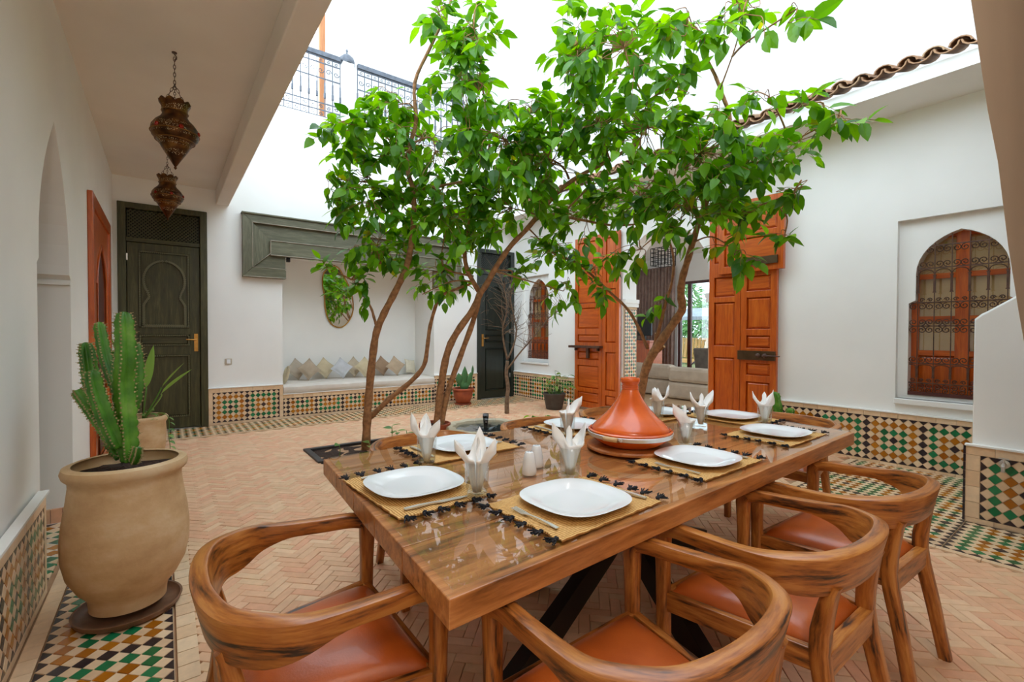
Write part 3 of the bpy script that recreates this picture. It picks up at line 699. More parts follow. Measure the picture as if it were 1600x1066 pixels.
def joinery():
    M = MT
    green_door('door_1', '', -.475, .475, M['dgreen'])
    green_door('door_2', '', 4.875, 5.765, M['dgreen2'], handle_left=True)
    # orange cedar door on the left wall
    fn = plane_x(XL-.04); d = struct(bpy.data.objects.new('door_3', None)); COL.objects.link(d); d.location = (XL, 5.9, 0)
    y0, y1, zt = 5.30, 6.9, 2.50
    m = MB(); frame2(m, y0, y1, -.1, zt, .12, 0, .04, fn); m.v = [(x, y, max(z, 0)) for x, y, z in m.v]; m.build('door_frame', M['cedar'], d, bevel=.006)
    ap = arch(6.1, .42, .12, 1.75, 2.15, None, 12, None, .3)
    m = MB(); m.panel(rect(y0+.12, y1-.12, .01, zt-.12), [ap], 0, .022, fn); lf = m.build('door_leaf', M['cedar'], d, bevel=.004)
    m = MB(); m.panel(ap, [], 0, .006, fn); m.build('arched_panel', M['darkframe'], lf)
    m = MB(); n = len(ap); m.tube([fn(u, v, .024) for u, v in ap], .012, 6, True); m.build('arch_moulding', M['cedar'], lf, smooth=60)
    # weathered wooden header over the niche
    h = thing('niche_header', 'weathered grey-green wooden header framing the top of the cushioned niche', 'header', (2.68, 7.6, 2.0))
    fn = plane_y(YF, -1); cx = 2.685
    prof = [(.893, 2.10), (1.455, 2.10), (1.455, 2.43)]; full = prof+[(2*cx-u, v) for u, v in reversed(prof)]+[(2*cx-.893, 3.0), (.893, 3.0)]
    m = MB(); m.panel(full, [], 0, .05, fn); m.build('back_board', M['greygreen'], h)
    m = MB()
    for s in (1, -1):
        X = lambda u: u if s > 0 else 2*cx-u
        m2 = MB(); m2.panel([(X(.893), 2.10), (X(1.012), 2.235), (X(1.012), 2.886), (X(.893), 3.0)], [], .05, .10, fn); m2.build('end_board', M['greygreen'], h, bevel=.004)
        m2 = MB(); m2.panel([(X(.893), 2.10), (X(1.455), 2.10), (X(1.455), 2.225), (X(1.012), 2.235)], [], .05, .10, fn); m2.build('foot_board', M['greygreen'], h, bevel=.004)
        m2 = MB(); vs = [fn(X(u), v, w) for u, v, w in ((1.02, 2.24, .09), (1.249, 2.45, .06), (1.249, 2.65, .06), (1.02, 2.88, .09))]; m2.add(vs, [(0, 1, 2, 3)]); m2.build('bevel_board', M['greygreen'], h)
        m.tube([fn(X(1.455), 2.24, .10), fn(X(1.016), 2.243, .10), fn(X(1.25), 2.458, .095)], .007, 5)
        m.tube([fn(X(1.016), 2.243, .10), fn(X(1.016), 2.884, .10)], .007, 5)
        m.tube([fn(X(.895), 2.105, .10), fn(X(1.455), 2.105, .10)], .008, 5)
        m.tube([fn(X(1.25), 2.458, .095), fn(X(1.25), 2.645, .095)], .007, 5)
    m2 = MB(); m2.panel([(.893, 3.0), (1.012, 2.886), (2*cx-1.012, 2.886), (2*cx-.893, 3.0)], [], .05, .10, fn); m2.build('top_board', M['greygreen'], h, bevel=.004)
    m2 = MB(); m2.panel(rect(.88, 2*cx-.88, 2.995, 3.02), [], 0, .125, fn); m2.build('cornice', M['greygreen'], h, bevel=.006)
    m2 = MB(); m2.panel(rect(1.249, 2*cx-1.249, 2.43, 2.65), [], .05, .092, fn); m2.build('inner_rail', M['greygreen'], h, bevel=.004)
    for z in (2.884, 2.647, 2.436): m.tube([fn(1.016 if z > 2.8 else 1.25, z, .098), fn(2*cx-(1.016 if z > 2.8 else 1.25), z, .098)], .008, 5)
    m.build('pale_beading', M['greytrim'], h)
    m = MB(); m.box(fn(1.50, 2.40, .02), (.05, .05, .07)); m.box(fn(1.50, 2.385, .06), (.035, .04, .035), Matrix.Rotation(.5, 3, 'X'))
    tag(m.build('spotlight', M['blacksteel'], bevel=.004), 'tiny black spotlight at the left inner corner of the niche header', 'spotlight')
    # switch
    p = on_y(357, 565, YF)
    s = thing('light_switch', 'beige square light switch on the white wall beside the dark green door', 'switch', (p.x, YF, p.z))
    m = MB(); m.box(p+V((0, -.006, 0)), (.085, .012, .085)); m.build('switch_plate', M['switch'], s, bevel=.004); m = MB(); m.box(p+V((0, -.015, 0)), (.045, .008, .06)); m.build('rocker', M['white'], s, bevel=.002)
    # bench cushion and mirror
    m = MB(); nx, ny = 26, 8; x0, x1, y0, y1 = 1.425, 3.945, 7.66, 8.495
    prof = [(y0+.03, .370), (y0+.005, .385), (y0-.005, .43), (y0+.005, .475), (y0+.04, .495), (y0+.3, .505), (y1-.05, .505), (y1, .49), (y1, .372)]
    m.sweep([(x0+(x1-x0)*i/10, 0, 0) for i in range(11)], [[(-yy, zz+.004*sin(i*2.1+q)) for q, (yy, zz) in enumerate(prof)] for i in range(11)], ups=(0, 0, 1))
    bb = [p for p in m.v]
    tag(m.build('bench_cushion', M['linen'], smooth=45), 'long off-white seat cushion on the mosaic-fronted niche bench', 'cushion')
    # scatter cushions
    spots = [(447, 600, 'l'), (458.7, 583, 'd'), (482.7, 570, 'd'), (507.5, 571, 'd'), (534, 567, 'd'), (553, 566, 'd'), (570, 566, 'd'), (597, 566, 'd'), (618, 565, 'd'), (641, 567, 'r')]
    names = ['cream scatter cushion standing on edge at the left end of the niche bench', 'cream scatter cushion, first tilted one from the left on the bench', 'grey-beige tilted scatter cushion, second from the left on the bench', 'brown-grey tilted scatter cushion, third from the left on the bench', 'pale cream tilted scatter cushion, fourth from the left on the bench', 'bluish white tilted scatter cushion, the palest in the row', 'beige scatter cushion partly behind the leaning trunk on the bench', 'ribbed cream scatter cushion right of the leaning trunk', 'dark brown scatter cushion, the darkest in the row', 'tan scatter cushion leaning square at the right end of the bench']
    for i, (px, py, k) in enumerate(spots):
        yb = 8.36 if i % 2 else 8.22; p = on_y(px, py, yb); s = .138
        m = MB(); N = 9
        vs = []; fs = []
        for side in (1, -1):
            for a in range(N):
                for b in range(N):
                    u, v = a/(N-1)*2-1, b/(N-1)*2-1
                    pu = u*(1-.10*(1-v*v)*abs(u)); pv = v*(1-.10*(1-u*u)*abs(v))
                    th = side*.34*((1-u**4)*(1-v**4))**.6
                    vs.append((pu*s, th*s*.9, pv*s))
        for sd in (0, 1):
            for a in range(N-1):
                for b in range(N-1):
                    q = sd*N*N+a*N+b; fs.append((q, q+1, q+N+1, q+N) if sd else (q, q+N, q+N+1, q+1))
        R = Matrix.Rotation(radians(-16), 3, 'X') @ Matrix.Rotation(radians(45 if k == 'd' else 8)+random.Random(i).uniform(-.12, .12), 3, 'Y')
        if k == 'l': R = Matrix.Rotation(radians(80), 3, 'Z') @ Matrix.Rotation(radians(14), 3, 'X')
        if k == 'r': R = Matrix.Rotation(radians(25), 3, 'Z') @ Matrix.Rotation(radians(-18), 3, 'X') @ Matrix.Rotation(radians(10), 3, 'Y')
        vs = [R @ V(q) for q in vs]; zmin = min(q.z for q in vs); z0 = .506-zmin
        if k == 'l': p = V((1.52, 7.98, 0))
        if i == 1: p.x += .05
        xs = p.x; 
        m.add([(q.x+xs, q.y+p.y, q.z+z0) for q in vs], fs)
        import bmesh
        o = m.build('scatter_cushion', M['cush%d' % i], smooth=True)
        w = o.modifiers.new('weld', 'WELD'); w.merge_threshold = .004
        tag(o, names[i], 'cushion', 'scatter cushions on the niche bench')
    # mirror
    mo = [on_y(x, y, 8.48) for x, y in ((511, 421), (522, 416), (530, 420), (537, 432), (544, 445), (550, 462), (552, 482), (547, 499), (535, 511), (521, 509), (512, 497), (508, 480), (507, 462), (504, 445), (505, 430))]
    mm = thing('wall_mirror', 'wavy-edged mirror with a thin gilt rim on the niche wall', 'mirror', (2.5, 8.49, 1.9))
    pts = [(p.x, p.z) for p in mo]
    # smooth closed curve
    sm = []
    n = len(pts)
    for i in range(n):
        p0, p1, p2, p3 = pts[i-1], pts[i], pts[(i+1) % n], pts[(i+2) % n]
        for t in (0, .33, .66):
            sm.append(tuple(.5*((2*p1[k])+(-p0[k]+p2[k])*t+(2*p0[k]-5*p1[k]+4*p2[k]-p3[k])*t*t+(-p0[k]+3*p1[k]-3*p2[k]+p3[k])*t**3) for k in (0, 1)))
    m = MB(); m.panel(sm, [], 0, .012, plane_y(8.497, -1)); m.build('mirror_glass', M['mirror'], mm)
    m = MB(); m.tube([(u, 8.484, v) for u, v in sm], .012, 6, True); m.build('rim', M['brass'], mm, smooth=60)

# wrought-iron grilles ---------------------------------------------------
def scroll(mb, fn, u, v, r, w, turns=1.4, a0=0, sg=1, th=.005, grow=1.0):
    pts = []
    n = 14
    for i in range(n+1):
        t = i/n; a = a0+sg*turns*2*pi*t; rr = r*(1-.78*t)
        pts.append(fn(u+rr*cos(a), v+rr*sin(a), w))
    mb.tube(pts, th, 4, caps=False)
def inside_arch(poly, u, v):
    c = False
    for i in range(len(poly)):
        (a, b), (d, e) = poly[i-1], poly[i]
        if (b > v) != (e > v) and u < (d-a)*(v-b)/(e-b)+a: c = not c
    return c
def grille(parent, ap, fn, cu, hw, bars, zs, w=.02, detail=True, th=.007, sc_th=.0042):
    """zs: horizontal bar heights; motifs alternate scroll band / baluster band"""
    lo = lambda v: [u for u in [cu-hw*1.2+i*hw*.01 for i in range(241)] if inside_arch(ap, u, v)]
    for v in zs:
        L = lo(v)
        if L: m = MB(); m.bar(fn(L[0], v, w), fn(L[-1], v, w), th*1.6, th*1.6, up=(0, 0, 1)); m.build('cross_bar', MT['iron'], parent)
    vm = max(p[1] for p in ap); v0 = min(p[1] for p in ap)
    for k in range(bars):
        u = cu-hw+2*hw*(k+.5)/bars
        vs = [v0+(vm-v0)*i*.005 for i in range(201)]; vs = [v for v in vs if inside_arch(ap, u, v)]
        if not vs: continue
        m = MB(); m.bar(fn(u, vs[0], w), fn(u, vs[-1], w), th, th, up=(1, 0, 0))
        for i in range(len(zs)-1):
            if i % 3 == 1:
                a, b = zs[i], zs[i+1]
                m.bar(fn(u, a+(b-a)*.30, w), fn(u, a+(b-a)*.78, w), th*2.3, th*2.3, up=(1, 0, 0))
                m.bar(fn(u, a+(b-a)*.28, w), fn(u, a+(b-a)*.31, w), th*3.4, th*3.4, up=(1, 0, 0)); m.bar(fn(u, a+(b-a)*.77, w), fn(u, a+(b-a)*.80, w), th*3.4, th*3.4, up=(1, 0, 0))
        m.build('baluster', MT['iron'], parent, fix=False)
    m = MB(); pitch = 2*hw/bars
    for i in range(len(zs)-1):
        a, b = zs[i], zs[i+1]
        for k in range(bars):
            u = cu-hw+2*hw*(k+.5)/bars; c = (a+b)/2
            for s in (-1, 1):
                if i % 3 == 1:
                    # little arches and ribbon of curls
                    q = [(u+s*pitch*.5*t, b-.012-(b-a)*.16*(1-sqrt(max(0, 1-(1-t)**2)))) for t in (0, .2, .45, .7, 1)]
                    if all(inside_arch(ap, *p) for p in q): m.tube([fn(x, y, w) for x, y in q], sc_th, 4, caps=False)
                    r = pitch*.16
                    if inside_arch(ap, u+s*pitch*.25, a+.03): scroll(m, fn, u+s*pitch*.25, a+r*1.3, r, w, 1.3, 0 if s > 0 else pi, s, sc_th)
                else:
                    r = min((b-a)*.27, pitch*.27)
                    for vv, dr in ((a+r*1.15, 1), (b-r*1.15, -1)):
                        if inside_arch(ap, u+s*(r*1.6), vv): scroll(m, fn, u+s*(pitch*.26), vv, r, w, 1.35, -dr*pi/2, s*dr, sc_th)
    stuff(m.build('scrollwork', MT['iron'], parent, fix=False))

def casement(parent, ap, fn, cu, hw, z0, z1, rails, depth=.0):
    M = MT
    m = MB(); m.panel(rect(cu-hw-.06, cu+hw+.06, z0-.03, z1), [rect(cu-hw+.05, cu-.05, z0+.06, z1-.1), rect(cu+.05, cu+hw-.05, z0+.06, z1-.1)], depth, depth+.035, fn)
    fr = m.build('shutter_frame', M['cedar'], parent, bevel=.004)
    for s in (-1, 1):
        a, b = (cu-hw+.05, cu-.05) if s < 0 else (cu+.05, cu+hw-.05)
        m = MB()
        for v in rails: m.panel(rect(a, b, v-.025, v+.025), [], depth+.004, depth+.03, fn)
        m.build('glazing_bar', M['cedar'], parent)
        m = MB(); raised(m, a, b, z0+.06, rails[0]-.025, depth+.022, fn); m.build('lower_panel', M['cedar'], parent)
        for i in range(len(rails)):
            t = rails[i+1] if i+1 < len(rails) else z1-.1
            m = MB(); m.panel(rect(a, b, rails[i]+.02, t-.02), [], depth+.010, depth+.014, fn); m.build('pane', M['pane'], parent)
        m = MB(); m.panel(rect(a-.01, b+.01, z0, z1), [], depth-.006, depth-.002, fn); m.build('inner_curtain', M['paleblind'], parent)

def windows():
    # right window
    fn = plane_x(XR+.20, -1)
    w = struct(bpy.data.objects.new('window_1', None)); COL.objects.link(w); w.location = (XR+.2, .98, .7)
    ap = arch(.98, .31, .716, 1.88, 2.262, .362, 16, 1.60, .12)
    casement(w, ap, fn, .98, .36, .72, 2.32, [1.12, 1.45, 1.86])
    grille(w, ap, plane_x(XR+.075, -1), .98, .36, 6, [.735, .83, 1.02, 1.42-.04, 1.605, 1.93, 2.14], w=.0)
    m = MB(); m.panel(rect(.62, 1.34, .713, .745), [], .05, .0, plane_x(XR+.1, -1)); m.build('bottom_rail', MT['darkframe'], w)
    # far small window
    w = struct(bpy.data.objects.new('window_2', None)); COL.objects.link(w); w.location = (XR+.2, 6.98, .8)
    ap = arch(6.98, .298, .802, 1.95, 2.355, .338, 14, 1.66, .12)
    casement(w, ap, fn, 6.98, .34, .81, 2.4, [1.2, 1.55, 1.95])
    grille(w, ap, plane_x(XR+.075, -1), 6.98, .336, 6, [.82, .93, 1.12, 1.46, 1.665, 1.98, 2.2], w=.0)

# orange folding doors ------------------------------------------------------
def cedar_leaf(parent, name, y0, y1, z0, z1, x, rows, sg=-1, th=.045):
    """one leaf lying along the right wall; rows: panel heights as fractions"""
    fn = plane_x(x, -1); M = MT; a, b = min(y0, y1), max(y0, y1); st = min(.075, (b-a)*.2)
    zz = z0+.09; tot = z1-z0-.09-.07; gaps = .07; hs = tot-gaps*(len(rows)-1); S_ = 1 if isinstance(rows[0], tuple) else sum(rows); pans = []
    if isinstance(rows[0], tuple): pans = [(a+st, b-st, *r) for r in rows]; rows_ = ()
    else: rows_ = rows
    for r in rows_:
        h = hs*r/S_; pans.append((a+st, b-st, zz, zz+h)); zz += h+gaps
    m = MB(); m.panel(rect(a+.003, b-.003, z0, z1), [rect(*p) for p in pans], 0, th, fn); lf = m.build(name, M['cedar'], parent, bevel=.004)
    for p in pans:
        m = MB(); raised(m, *p, th-.006, fn, .028, .022); m.build('panel', M['cedar'], lf)
    return lf
def orange_doors():
    M = MT; rows = [(.15, .72), (.80, .945), (1.13, 1.28), (1.36, 1.74), (1.82, 2.0), (2.26, 2.84)]; rows2 = [(.15, 1.0), (1.15, 1.70), (1.77, 2.02), (2.2, 2.84)]
    for nm, hinge, fold, end, lab in (('door_4', 3.36, 2.94, 2.51, ''), ('door_5', 4.86, 5.21, 5.845, '')):
        d = struct(bpy.data.objects.new(nm, None)); COL.objects.link(d); d.location = (XR, hinge, 0)
        cedar_leaf(d, 'narrow_leaf', hinge, fold, .05, 2.92, XR-.03, rows2 if nm == 'door_4' else [(.13, .30), (.38, 1.0), (1.15, 2.02), (2.12, 2.84)])
        if nm == 'door_4':
            lf = cedar_leaf(d, 'wide_leaf', fold, end, .05, 2.92, XR-.03, rows)
        else:
            lf = cedar_leaf(d, 'wide_leaf', fold, end, .05, 2.92, XR-.03, [(.14, .31), (.38, .76), (.86, 1.0), (1.15, 1.28), (1.38, 1.73), (1.80, 2.22), (2.3, 2.84)])
        if nm == 'door_4':
            m = MB(); m.b2((XR-.10, end+.01, .985), (XR-.074, fold+.02, 1.095)); m.build('latch_strap', M['steelbrown'], lf)
            m = MB()
            for y in (end+.12, end+.2): m.lathe([(.028, 0), (.028, .01), (.012, .02), (.02, .035), (.0001, .045)], k=12); 
            vv = []; n = len(m.v)//2
            for i, p in enumerate(m.v): vv.append((XR-.10-p[2], end+(.12 if i < n else .2)+p[0], 1.04+p[1]))
            m.v = vv; m.tube([(XR-.11, end-.05, 1.04), (XR-.11, end+.15, 1.04)], .008, 6); m.build('bolt', M['iron'], lf, smooth=50)
            m = MB(); m.b2((XR-.155, end-.03, 2.12), (XR-.13, fold-.02, 2.21)); m.build('upper_strap', M['steelbrown'], lf)
            # upper shutter standing proud
            up = cedar_leaf(d, 'upper_shutter', end-.09, fold+.26, 2.05, 2.92, XR-.08, [1, 1], th=.05)
        else:
            m = MB(); m.b2((XR-.16, fold-.02, 1.055), (XR-.075, end+.07, 1.095)); m.b2((XR-.12, fold+.27, .88), (XR-.076, fold+.32, 1.06)); m.b2((XR-.13, fold+.05, 1.01), (XR-.076, fold+.08, 1.06)); m.b2((XR-.13, end-.08, 1.01), (XR-.076, end-.05, 1.06)); m.build('latch_bar', M['iron'], lf, bevel=.004)
    # mosaic pilasters of the doorway reveal
    for nm, y, n in (('trim_pilaster_far', 4.85, -1), ('trim_pilaster_near', 3.40, 1)):
        fnp = lambda u, v, w: (u, y+n*w, v)
        m = MB(); m.panel(rect(XR+.02, XR+.32, 0, 1.72), [], 0, .02, fnp); s = struct(m.build(nm, M['grout']))
        U = (1, 0, 0); 
        tile_field(s, (XR+.03, y+n*.02, .03), U, (0, n, 0), (0, 0, 1), .28, 1.65, .055, 0, lambda i, j: ('green', 'ochre', 'black')[(i+j) % 3], 0)
        m = MB(); m.panel(rect(XR+.0, XR+.335, 1.72, 1.78), [], 0, .045, fnp); m.panel(rect(XR+.0, XR+.335, 1.78, 1.84), [], 0, .06, fnp); m.build('impost', M['plaster'], s)

# upper railing ------------------------------------------------------------
def railing():
    M = MT
    for nm, x0, x1, lab in (('balcony_railing', .75, 2.30, 'grey wrought-iron balcony railing panel left of the white post'), ('balcony_railing', 2.58, 4.6, 'grey wrought-iron balcony railing panel right of the white post, behind leaves')):
        t = thing(nm, lab, 'railing', ((x0+x1)/2, 7.76, 4.69)); y = 7.76; fn = plane_y(y, -1)
        m = MB(); m.b2((x0, y-.035, 5.66), (x1, y+.035, 5.73)); m.build('handrail', M['greyiron'], t)
        for z in (4.72, 4.80+.02, 4.93, 5.32, 5.56, 5.645): m = MB(); m.bar((x0, y, z), (x1, y, z), .016, .016); m.build('cross_bar', M['greyiron'], t)
        n = int((x1-x0)/.118)
        for k in range(n+1):
            x = x0+(x1-x0)*k/n; m = MB(); m.bar((x, y, 4.70), (x, y, 5.66), .013, .013, up=(0, 1, 0)); m.bar((x, y, 5.02), (x, y, 5.10), .03, .03, up=(0, 1, 0)); m.bar((x, y, 5.02), (x, y, 5.26), .02, .02, up=(0, 1, 0)); m.build('baluster', M['greyiron'], t, fix=False)
        m = MB(); 
        for k in range(n):
            x = x0+(x1-x0)*(k+.5)/n
            scroll(m, fn, x, 5.44, .045, 0, 1.2, 0, 1 if k % 2 else -1, .006); scroll(m, fn, x, 4.77, .03, 0, 1.2, 0, 1 if k % 2 else -1, .006); scroll(m, fn, x, 4.875, .03, 0, 1.2, pi, 1 if k % 2 else -1, .006); scroll(m, fn, x, 5.605, .025, 0, 1.2, pi, 1, .005)
        stuff(m.build('scrollwork', M['greyiron'], t, fix=False))
    t = thing('balcony_post', 'white square balcony post with a scalloped grey metal cap', 'post', (2.425, 7.8, 4.69))
    m = MB(); m.b2((2.335, 7.71, 4.695), (2.515, 7.91, 5.69)); m.build('shaft', M['plaster'], t, bevel=.01)
    m = MB(); m.lathe([(.15, 0), (.155, .03), (.13, .10), (.07, .15), (.02, .17), (.012, .20), (.024, .225), (.008, .25), (.0001, .27)], (2.425, 7.81, 5.69), 16, fn=lambda i, a, r, z: (r*.82*(1+.05*(i < 3)*cos(8*a)), z)); m.build('cap', M['greyiron'], t, smooth=40)
    x = on_y(503, 100, 8.7).x; 
    m = MB(); m.b2((x-.05, 8.65, 4.69), (x+.05, 8.75, 8.2)); tag(m.build('wooden_post', M['bamboo2'], bevel=.006), 'slim orange wooden post behind the balcony railing', 'post')

def bench_salon():
    M = MT
    # sofa as two blocks
    t = thing('salon_sofa', 'grey-beige low corner sofa just inside the arched doorway', 'sofa', (8.1, 5.4, 0))
    def blk(nm, a, b, mat, bev=.05):
        m = MB(); m.b2(a, b); return m.build(nm, mat, t, bevel=bev)
    blk('base', (8.05, 3.6, .02), (8.95, 5.62, .34), M['sofa']); blk('seat_back', (8.05, 3.6, .345), (8.30, 5.62, .64), M['sofa'], .07); blk('seat_cushion', (8.31, 3.6, .345), (8.95, 5.62, .46), M['sofa'])
    blk('chaise_base', (8.25, 5.68, .02), (8.95, 6.9, .34), M['sofa']); blk('chaise_back', (8.25, 5.68, .345), (8.5, 6.9, .66), M['sofa'], .07)
    t2 = thing('tv_cabinet', 'reddish wooden cabinet in the salon under the black screen', 'cabinet', (9.3, 7.6, 0))
    m = MB(); m.b2((9.0, 6.76, .02), (9.5, 8.1, 1.10)); m.build('carcass', M['cedar'], t2, bevel=.01); m = MB(); m.b2((8.97, 6.74, 1.10), (9.52, 8.12, 1.14)); m.build('top', M['cedar'], t2, bevel=.005)
    for y in (6.80, 7.46): m = MB(); m.b2((8.985, y, .08), (9.0, y+.60, 1.06)); m.build('door', M['cedar'], t2, bevel=.005)
    t3 = thing('television', 'black flat screen standing on the salon cabinet by the curtain', 'television', (9.2, 7.05, 1.14))
    m = MB(); m.b2((9.2, 6.86, 1.25), (9.24, 7.26, 1.76)); m.build('screen', M['screen'], t3, bevel=.006); m = MB(); m.b2((9.1, 6.96, 1.14), (9.34, 7.16, 1.155)); m.b2((9.2, 7.03, 1.155), (9.24, 7.09, 1.25)); m.build('stand', M['blacksteel'], t3)
    # curtains
    for y0, y1, lab, zt, tie in ((6.74, 7.9, 'taupe curtain hanging to the left of the salon window', 2.95, 0), (3.6, 5.3, 'taupe curtain drawn aside at the right of the salon window', 2.95, 1)):
        m = MB(); n = 60; nz = 8; vs = []
        for k in range(nz+1):
            z = .02+(zt-.02)*k/nz
            for i in range(n+1):
                s_ = i/n; yy = y0+(y1-y0)*s_
                if tie: q = max(0, (k/nz-.45)/.55); yy = y0+(y1-y0)*s_*(.28+.72*q**1.4)
                vs.append((9.93+.035*sin(s_*2*pi*12+k*.15), yy, z))
        m.add(vs, [(k*(n+1)+i, k*(n+1)+i+1, (k+1)*(n+1)+i+1, (k+1)*(n+1)+i) for k in range(nz) for i in range(n)])
        o = m.build('curtain', M['curtain'], smooth=True); md = o.modifiers.new('thick', 'SOLIDIFY'); md.thickness = .006; tag(o, lab, 'curtain')
    # window frame
    w = struct(bpy.data.objects.new('window_3', None)); COL.objects.link(w); w.location = (10.15, 5.6, .12)
    fn = plane_x(10.12)
    m = MB(); frame2(m, 4.6, 6.76, .12, 2.56, .06, 0, .08, fn); m.panel(rect(6.42, 6.51, .18, 2.5), [], .01, .07, fn); m.panel(rect(5.3, 5.38, .18, 2.5), [], .01, .07, fn); m.build('frame', M['darkframe'], w)
    for a, b in ((4.66, 5.3), (5.38, 6.42), (6.51, 6.70)): m = MB(); m.panel(rect(a, b, .18, 2.5), [], .035, .04, fn); m.build('pane', M['pane'], w)
    # armchair by window
    t = thing('salon_armchair', 'dark-armed grey armchair between the sofa and the salon window', 'armchair', (9.45, 5.45, 0))
    m = MB(); m.box((9.55, 5.55, .40), (.55, .6, .14)); m.build('seat', M['sofa'], t, bevel=.04)
    m = MB(); m.box((9.3, 5.5, .72), (.10, .56, .55), Matrix.Rotation(-.2, 3, 'Y')); m.build('backrest', M['greysofa2'], t, bevel=.03)
    for s in (-1, 1): m = MB(); m.tube([(9.25, 5.55+s*.32, .02), (9.28, 5.55+s*.32, .62), (9.5, 5.55+s*.32, .70), (9.8, 5.55+s*.32, .62), (9.85, 5.55+s*.32, .02)], .022, 8); m.build('arm', M['darkframe'], t, smooth=60)
    # wire cage lantern hanging in the salon
    p = on_x(1036, 402, 8.0); t = thing('wire_lantern', 'black wire cage lantern hanging inside the salon behind the tree', 'lantern', p)
    m = MB(); h = .17
    for a in range(5):
        q = -h+2*h*a/4
        for sx in (-h, h):
            m.bar(p+V((sx, q, -h)), p+V((sx, q, h)), .010, .010); m.bar(p+V((q, sx, -h)), p+V((q, sx, h)), .010, .010); m.bar(p+V((sx, -h, q)), p+V((sx, h, q)), .010, .010); m.bar(p+V((-h, sx, q)), p+V((h, sx, q)), .010, .010)
    m.build('cage', M['blacksteel'], t, fix=False); m = MB(); m.bar(p+V((0, 0, h)), V((p.x, p.y, 3.2)), .01, .01, up=(1, 0, 0)); m.box(p+V((0, 0, h)), (2*h, .012, .012)); m.build('rod', M['blacksteel'], t)
    # garden: swing bench
    t = thing('garden_swing', 'pale wooden garden swing bench with a grey canopy outside the salon window', 'swing', (13.2, 8.2, 0))
    m = MB(); 
    c0, c1 = V((13.0, 7.1, 0)), V((13.0, 9.6, 0))
    for c in (c0, c1):
        for s in (-1, 1): m = MB(); m.bar(c+V((s*.55, 0, 0)), c+V((s*.12, 0, 1.95)), .08, .08, up=(0, 1, 0)); m.build('leg', M['bamboo'], t)
    m = MB(); m.bar(c0+V((0, -.2, 1.95)), c1+V((0, .2, 1.95)), .09, .09); m.build('top_beam', M['bamboo'], t)
    m = MB(); m.add([(12.3, 6.9, 1.80), (12.3, 9.8, 1.80), (13, 9.8, 2.08), (13, 6.9, 2.08), (13.7, 9.8, 1.8), (13.7, 6.9, 1.8), (12.3, 6.9, 1.70), (12.3, 9.8, 1.70)], [(0, 1, 2, 3), (3, 2, 4, 5), (0, 6, 7, 1)]); o = m.build('canopy', M['canvas'], t); o.modifiers.new('thick', 'SOLIDIFY').thickness = .02
    m = MB(); m.b2((12.75, 7.5, .48), (13.25, 9.2, .53)); m.build('seat', M['bamboo'], t)
    for k in range(15): m = MB(); m.box((13.28, 7.55+k*.115, .86), (.03, .085, .62), Matrix.Rotation(.15, 3, 'Y')); m.build('back_slat', M['bamboo'], t)
    m = MB(); m.b2((12.7, 7.46, .72), (13.3, 7.52, .78)); m.b2((12.7, 9.18, .72), (13.3, 9.24, .78)); m.b2((12.7, 7.46, .42), (12.78, 9.24, .50)); m.build('bench_frame', M['bamboo'], t)
    for y in (7.5, 9.2): m = MB(); m.bar((13, y, .78), (13, y, 1.92), .015, .015, up=(1, 0, 0)); m.build('hanger', M['blacksteel'], t)
    struct(MB().b2((10.35, -1, -.13), (40, 30, -.03)).build('floor_garden', M['grass']))
    # shrubs behind it
    r = random.Random(21)
    for k, (x, y, h, lab) in enumerate(((15.6, 7.2, 2.0, 'bushy garden shrub directly behind the left end of the swing'), (15.9, 9.4, 2.4, 'tall pale green garden shrub behind the middle of the swing'), (15.4, 11.6, 2.2, 'garden shrub at the left edge of the salon window'), (14.6, 5.3, 1.7, 'low garden shrub at the right edge of the salon window'), (19, 12.5, 3.6, 'distant garden tree seen above the swing canopy'), (20, 8.0, 3.0, 'distant rounded garden tree right of the window mullion'))):
        t = thing('garden_shrub', lab, 'shrub', (x, y, -.03)); m = MB(); m.tube([(x, y, -.03), (x+.05, y, h*.4), (x-.03, y+.05, h*.7)], [.05, .04, .02], 6); m.build('stem', M['bark'], t)
        m = MB()
        for q in range(int(1100*h/2)):
            a = r.uniform(0, 2*pi); zz = r.uniform(.1, 1); R = h*.42*sqrt(max(0.02, 1-(2*zz-1)**2))*r.uniform(.5, 1)
            m.tint = r.random(); leafgeo(m, V((x+cos(a)*R, y+sin(a)*R, zz*h)), V((cos(a), sin(a), r.uniform(-.6, .9))).normalized(), r.uniform(.22, .42), .15, r)
        stuff(m.build('foliage', M['bush'], t, fix=False))
def leafgeo(mb, p, d, L, wr, r, droop=.35, fold=.25, n=4):
    """pointed folded leaf: base p, direction d, length L, width ratio"""
    up = V((r.uniform(-.4, .4), r.uniform(-.4, .4), 1)); s = d.cross(up)
    if s.length < .05: s = V((1, 0, 0))
    s.normalize(); nrm = s.cross(d).normalized(); vs = []; fs = []; gs = []
    for i in range(n+1):
        t = i/n; c = p+d*(L*t)+V((0, 0, -1))*(droop*L*t*t); w = wr*L*(sin(pi*min(1, t**.8*.98+.02))**.8 if 0 < t < 1 else 0.02)
        for k in (-1, 0, 1): vs.append(c+s*(w*k)+nrm*(fold*w*abs(k))); gs.append((t, k, 0))
    for i in range(n):
        for k in (0, 1): a = i*3+k; fs.append((a, a+1, a+4, a+3))
    mb.add(vs, fs, gs)
MT['paleblind'] = plain('tan_blind', (222, 170, 112), (206, 150, 92), .9, sc=3)
MT['bead'] = wood('glint_green_moulding', [(66, 63, 36), (98, 95, 66), (130, 126, 98)], .45)  # beads lightened in colour to imitate glint on the moulding
MT['steelbrown'] = plain('bronze_strap', (104, 84, 62), (86, 68, 48), .4, .8)
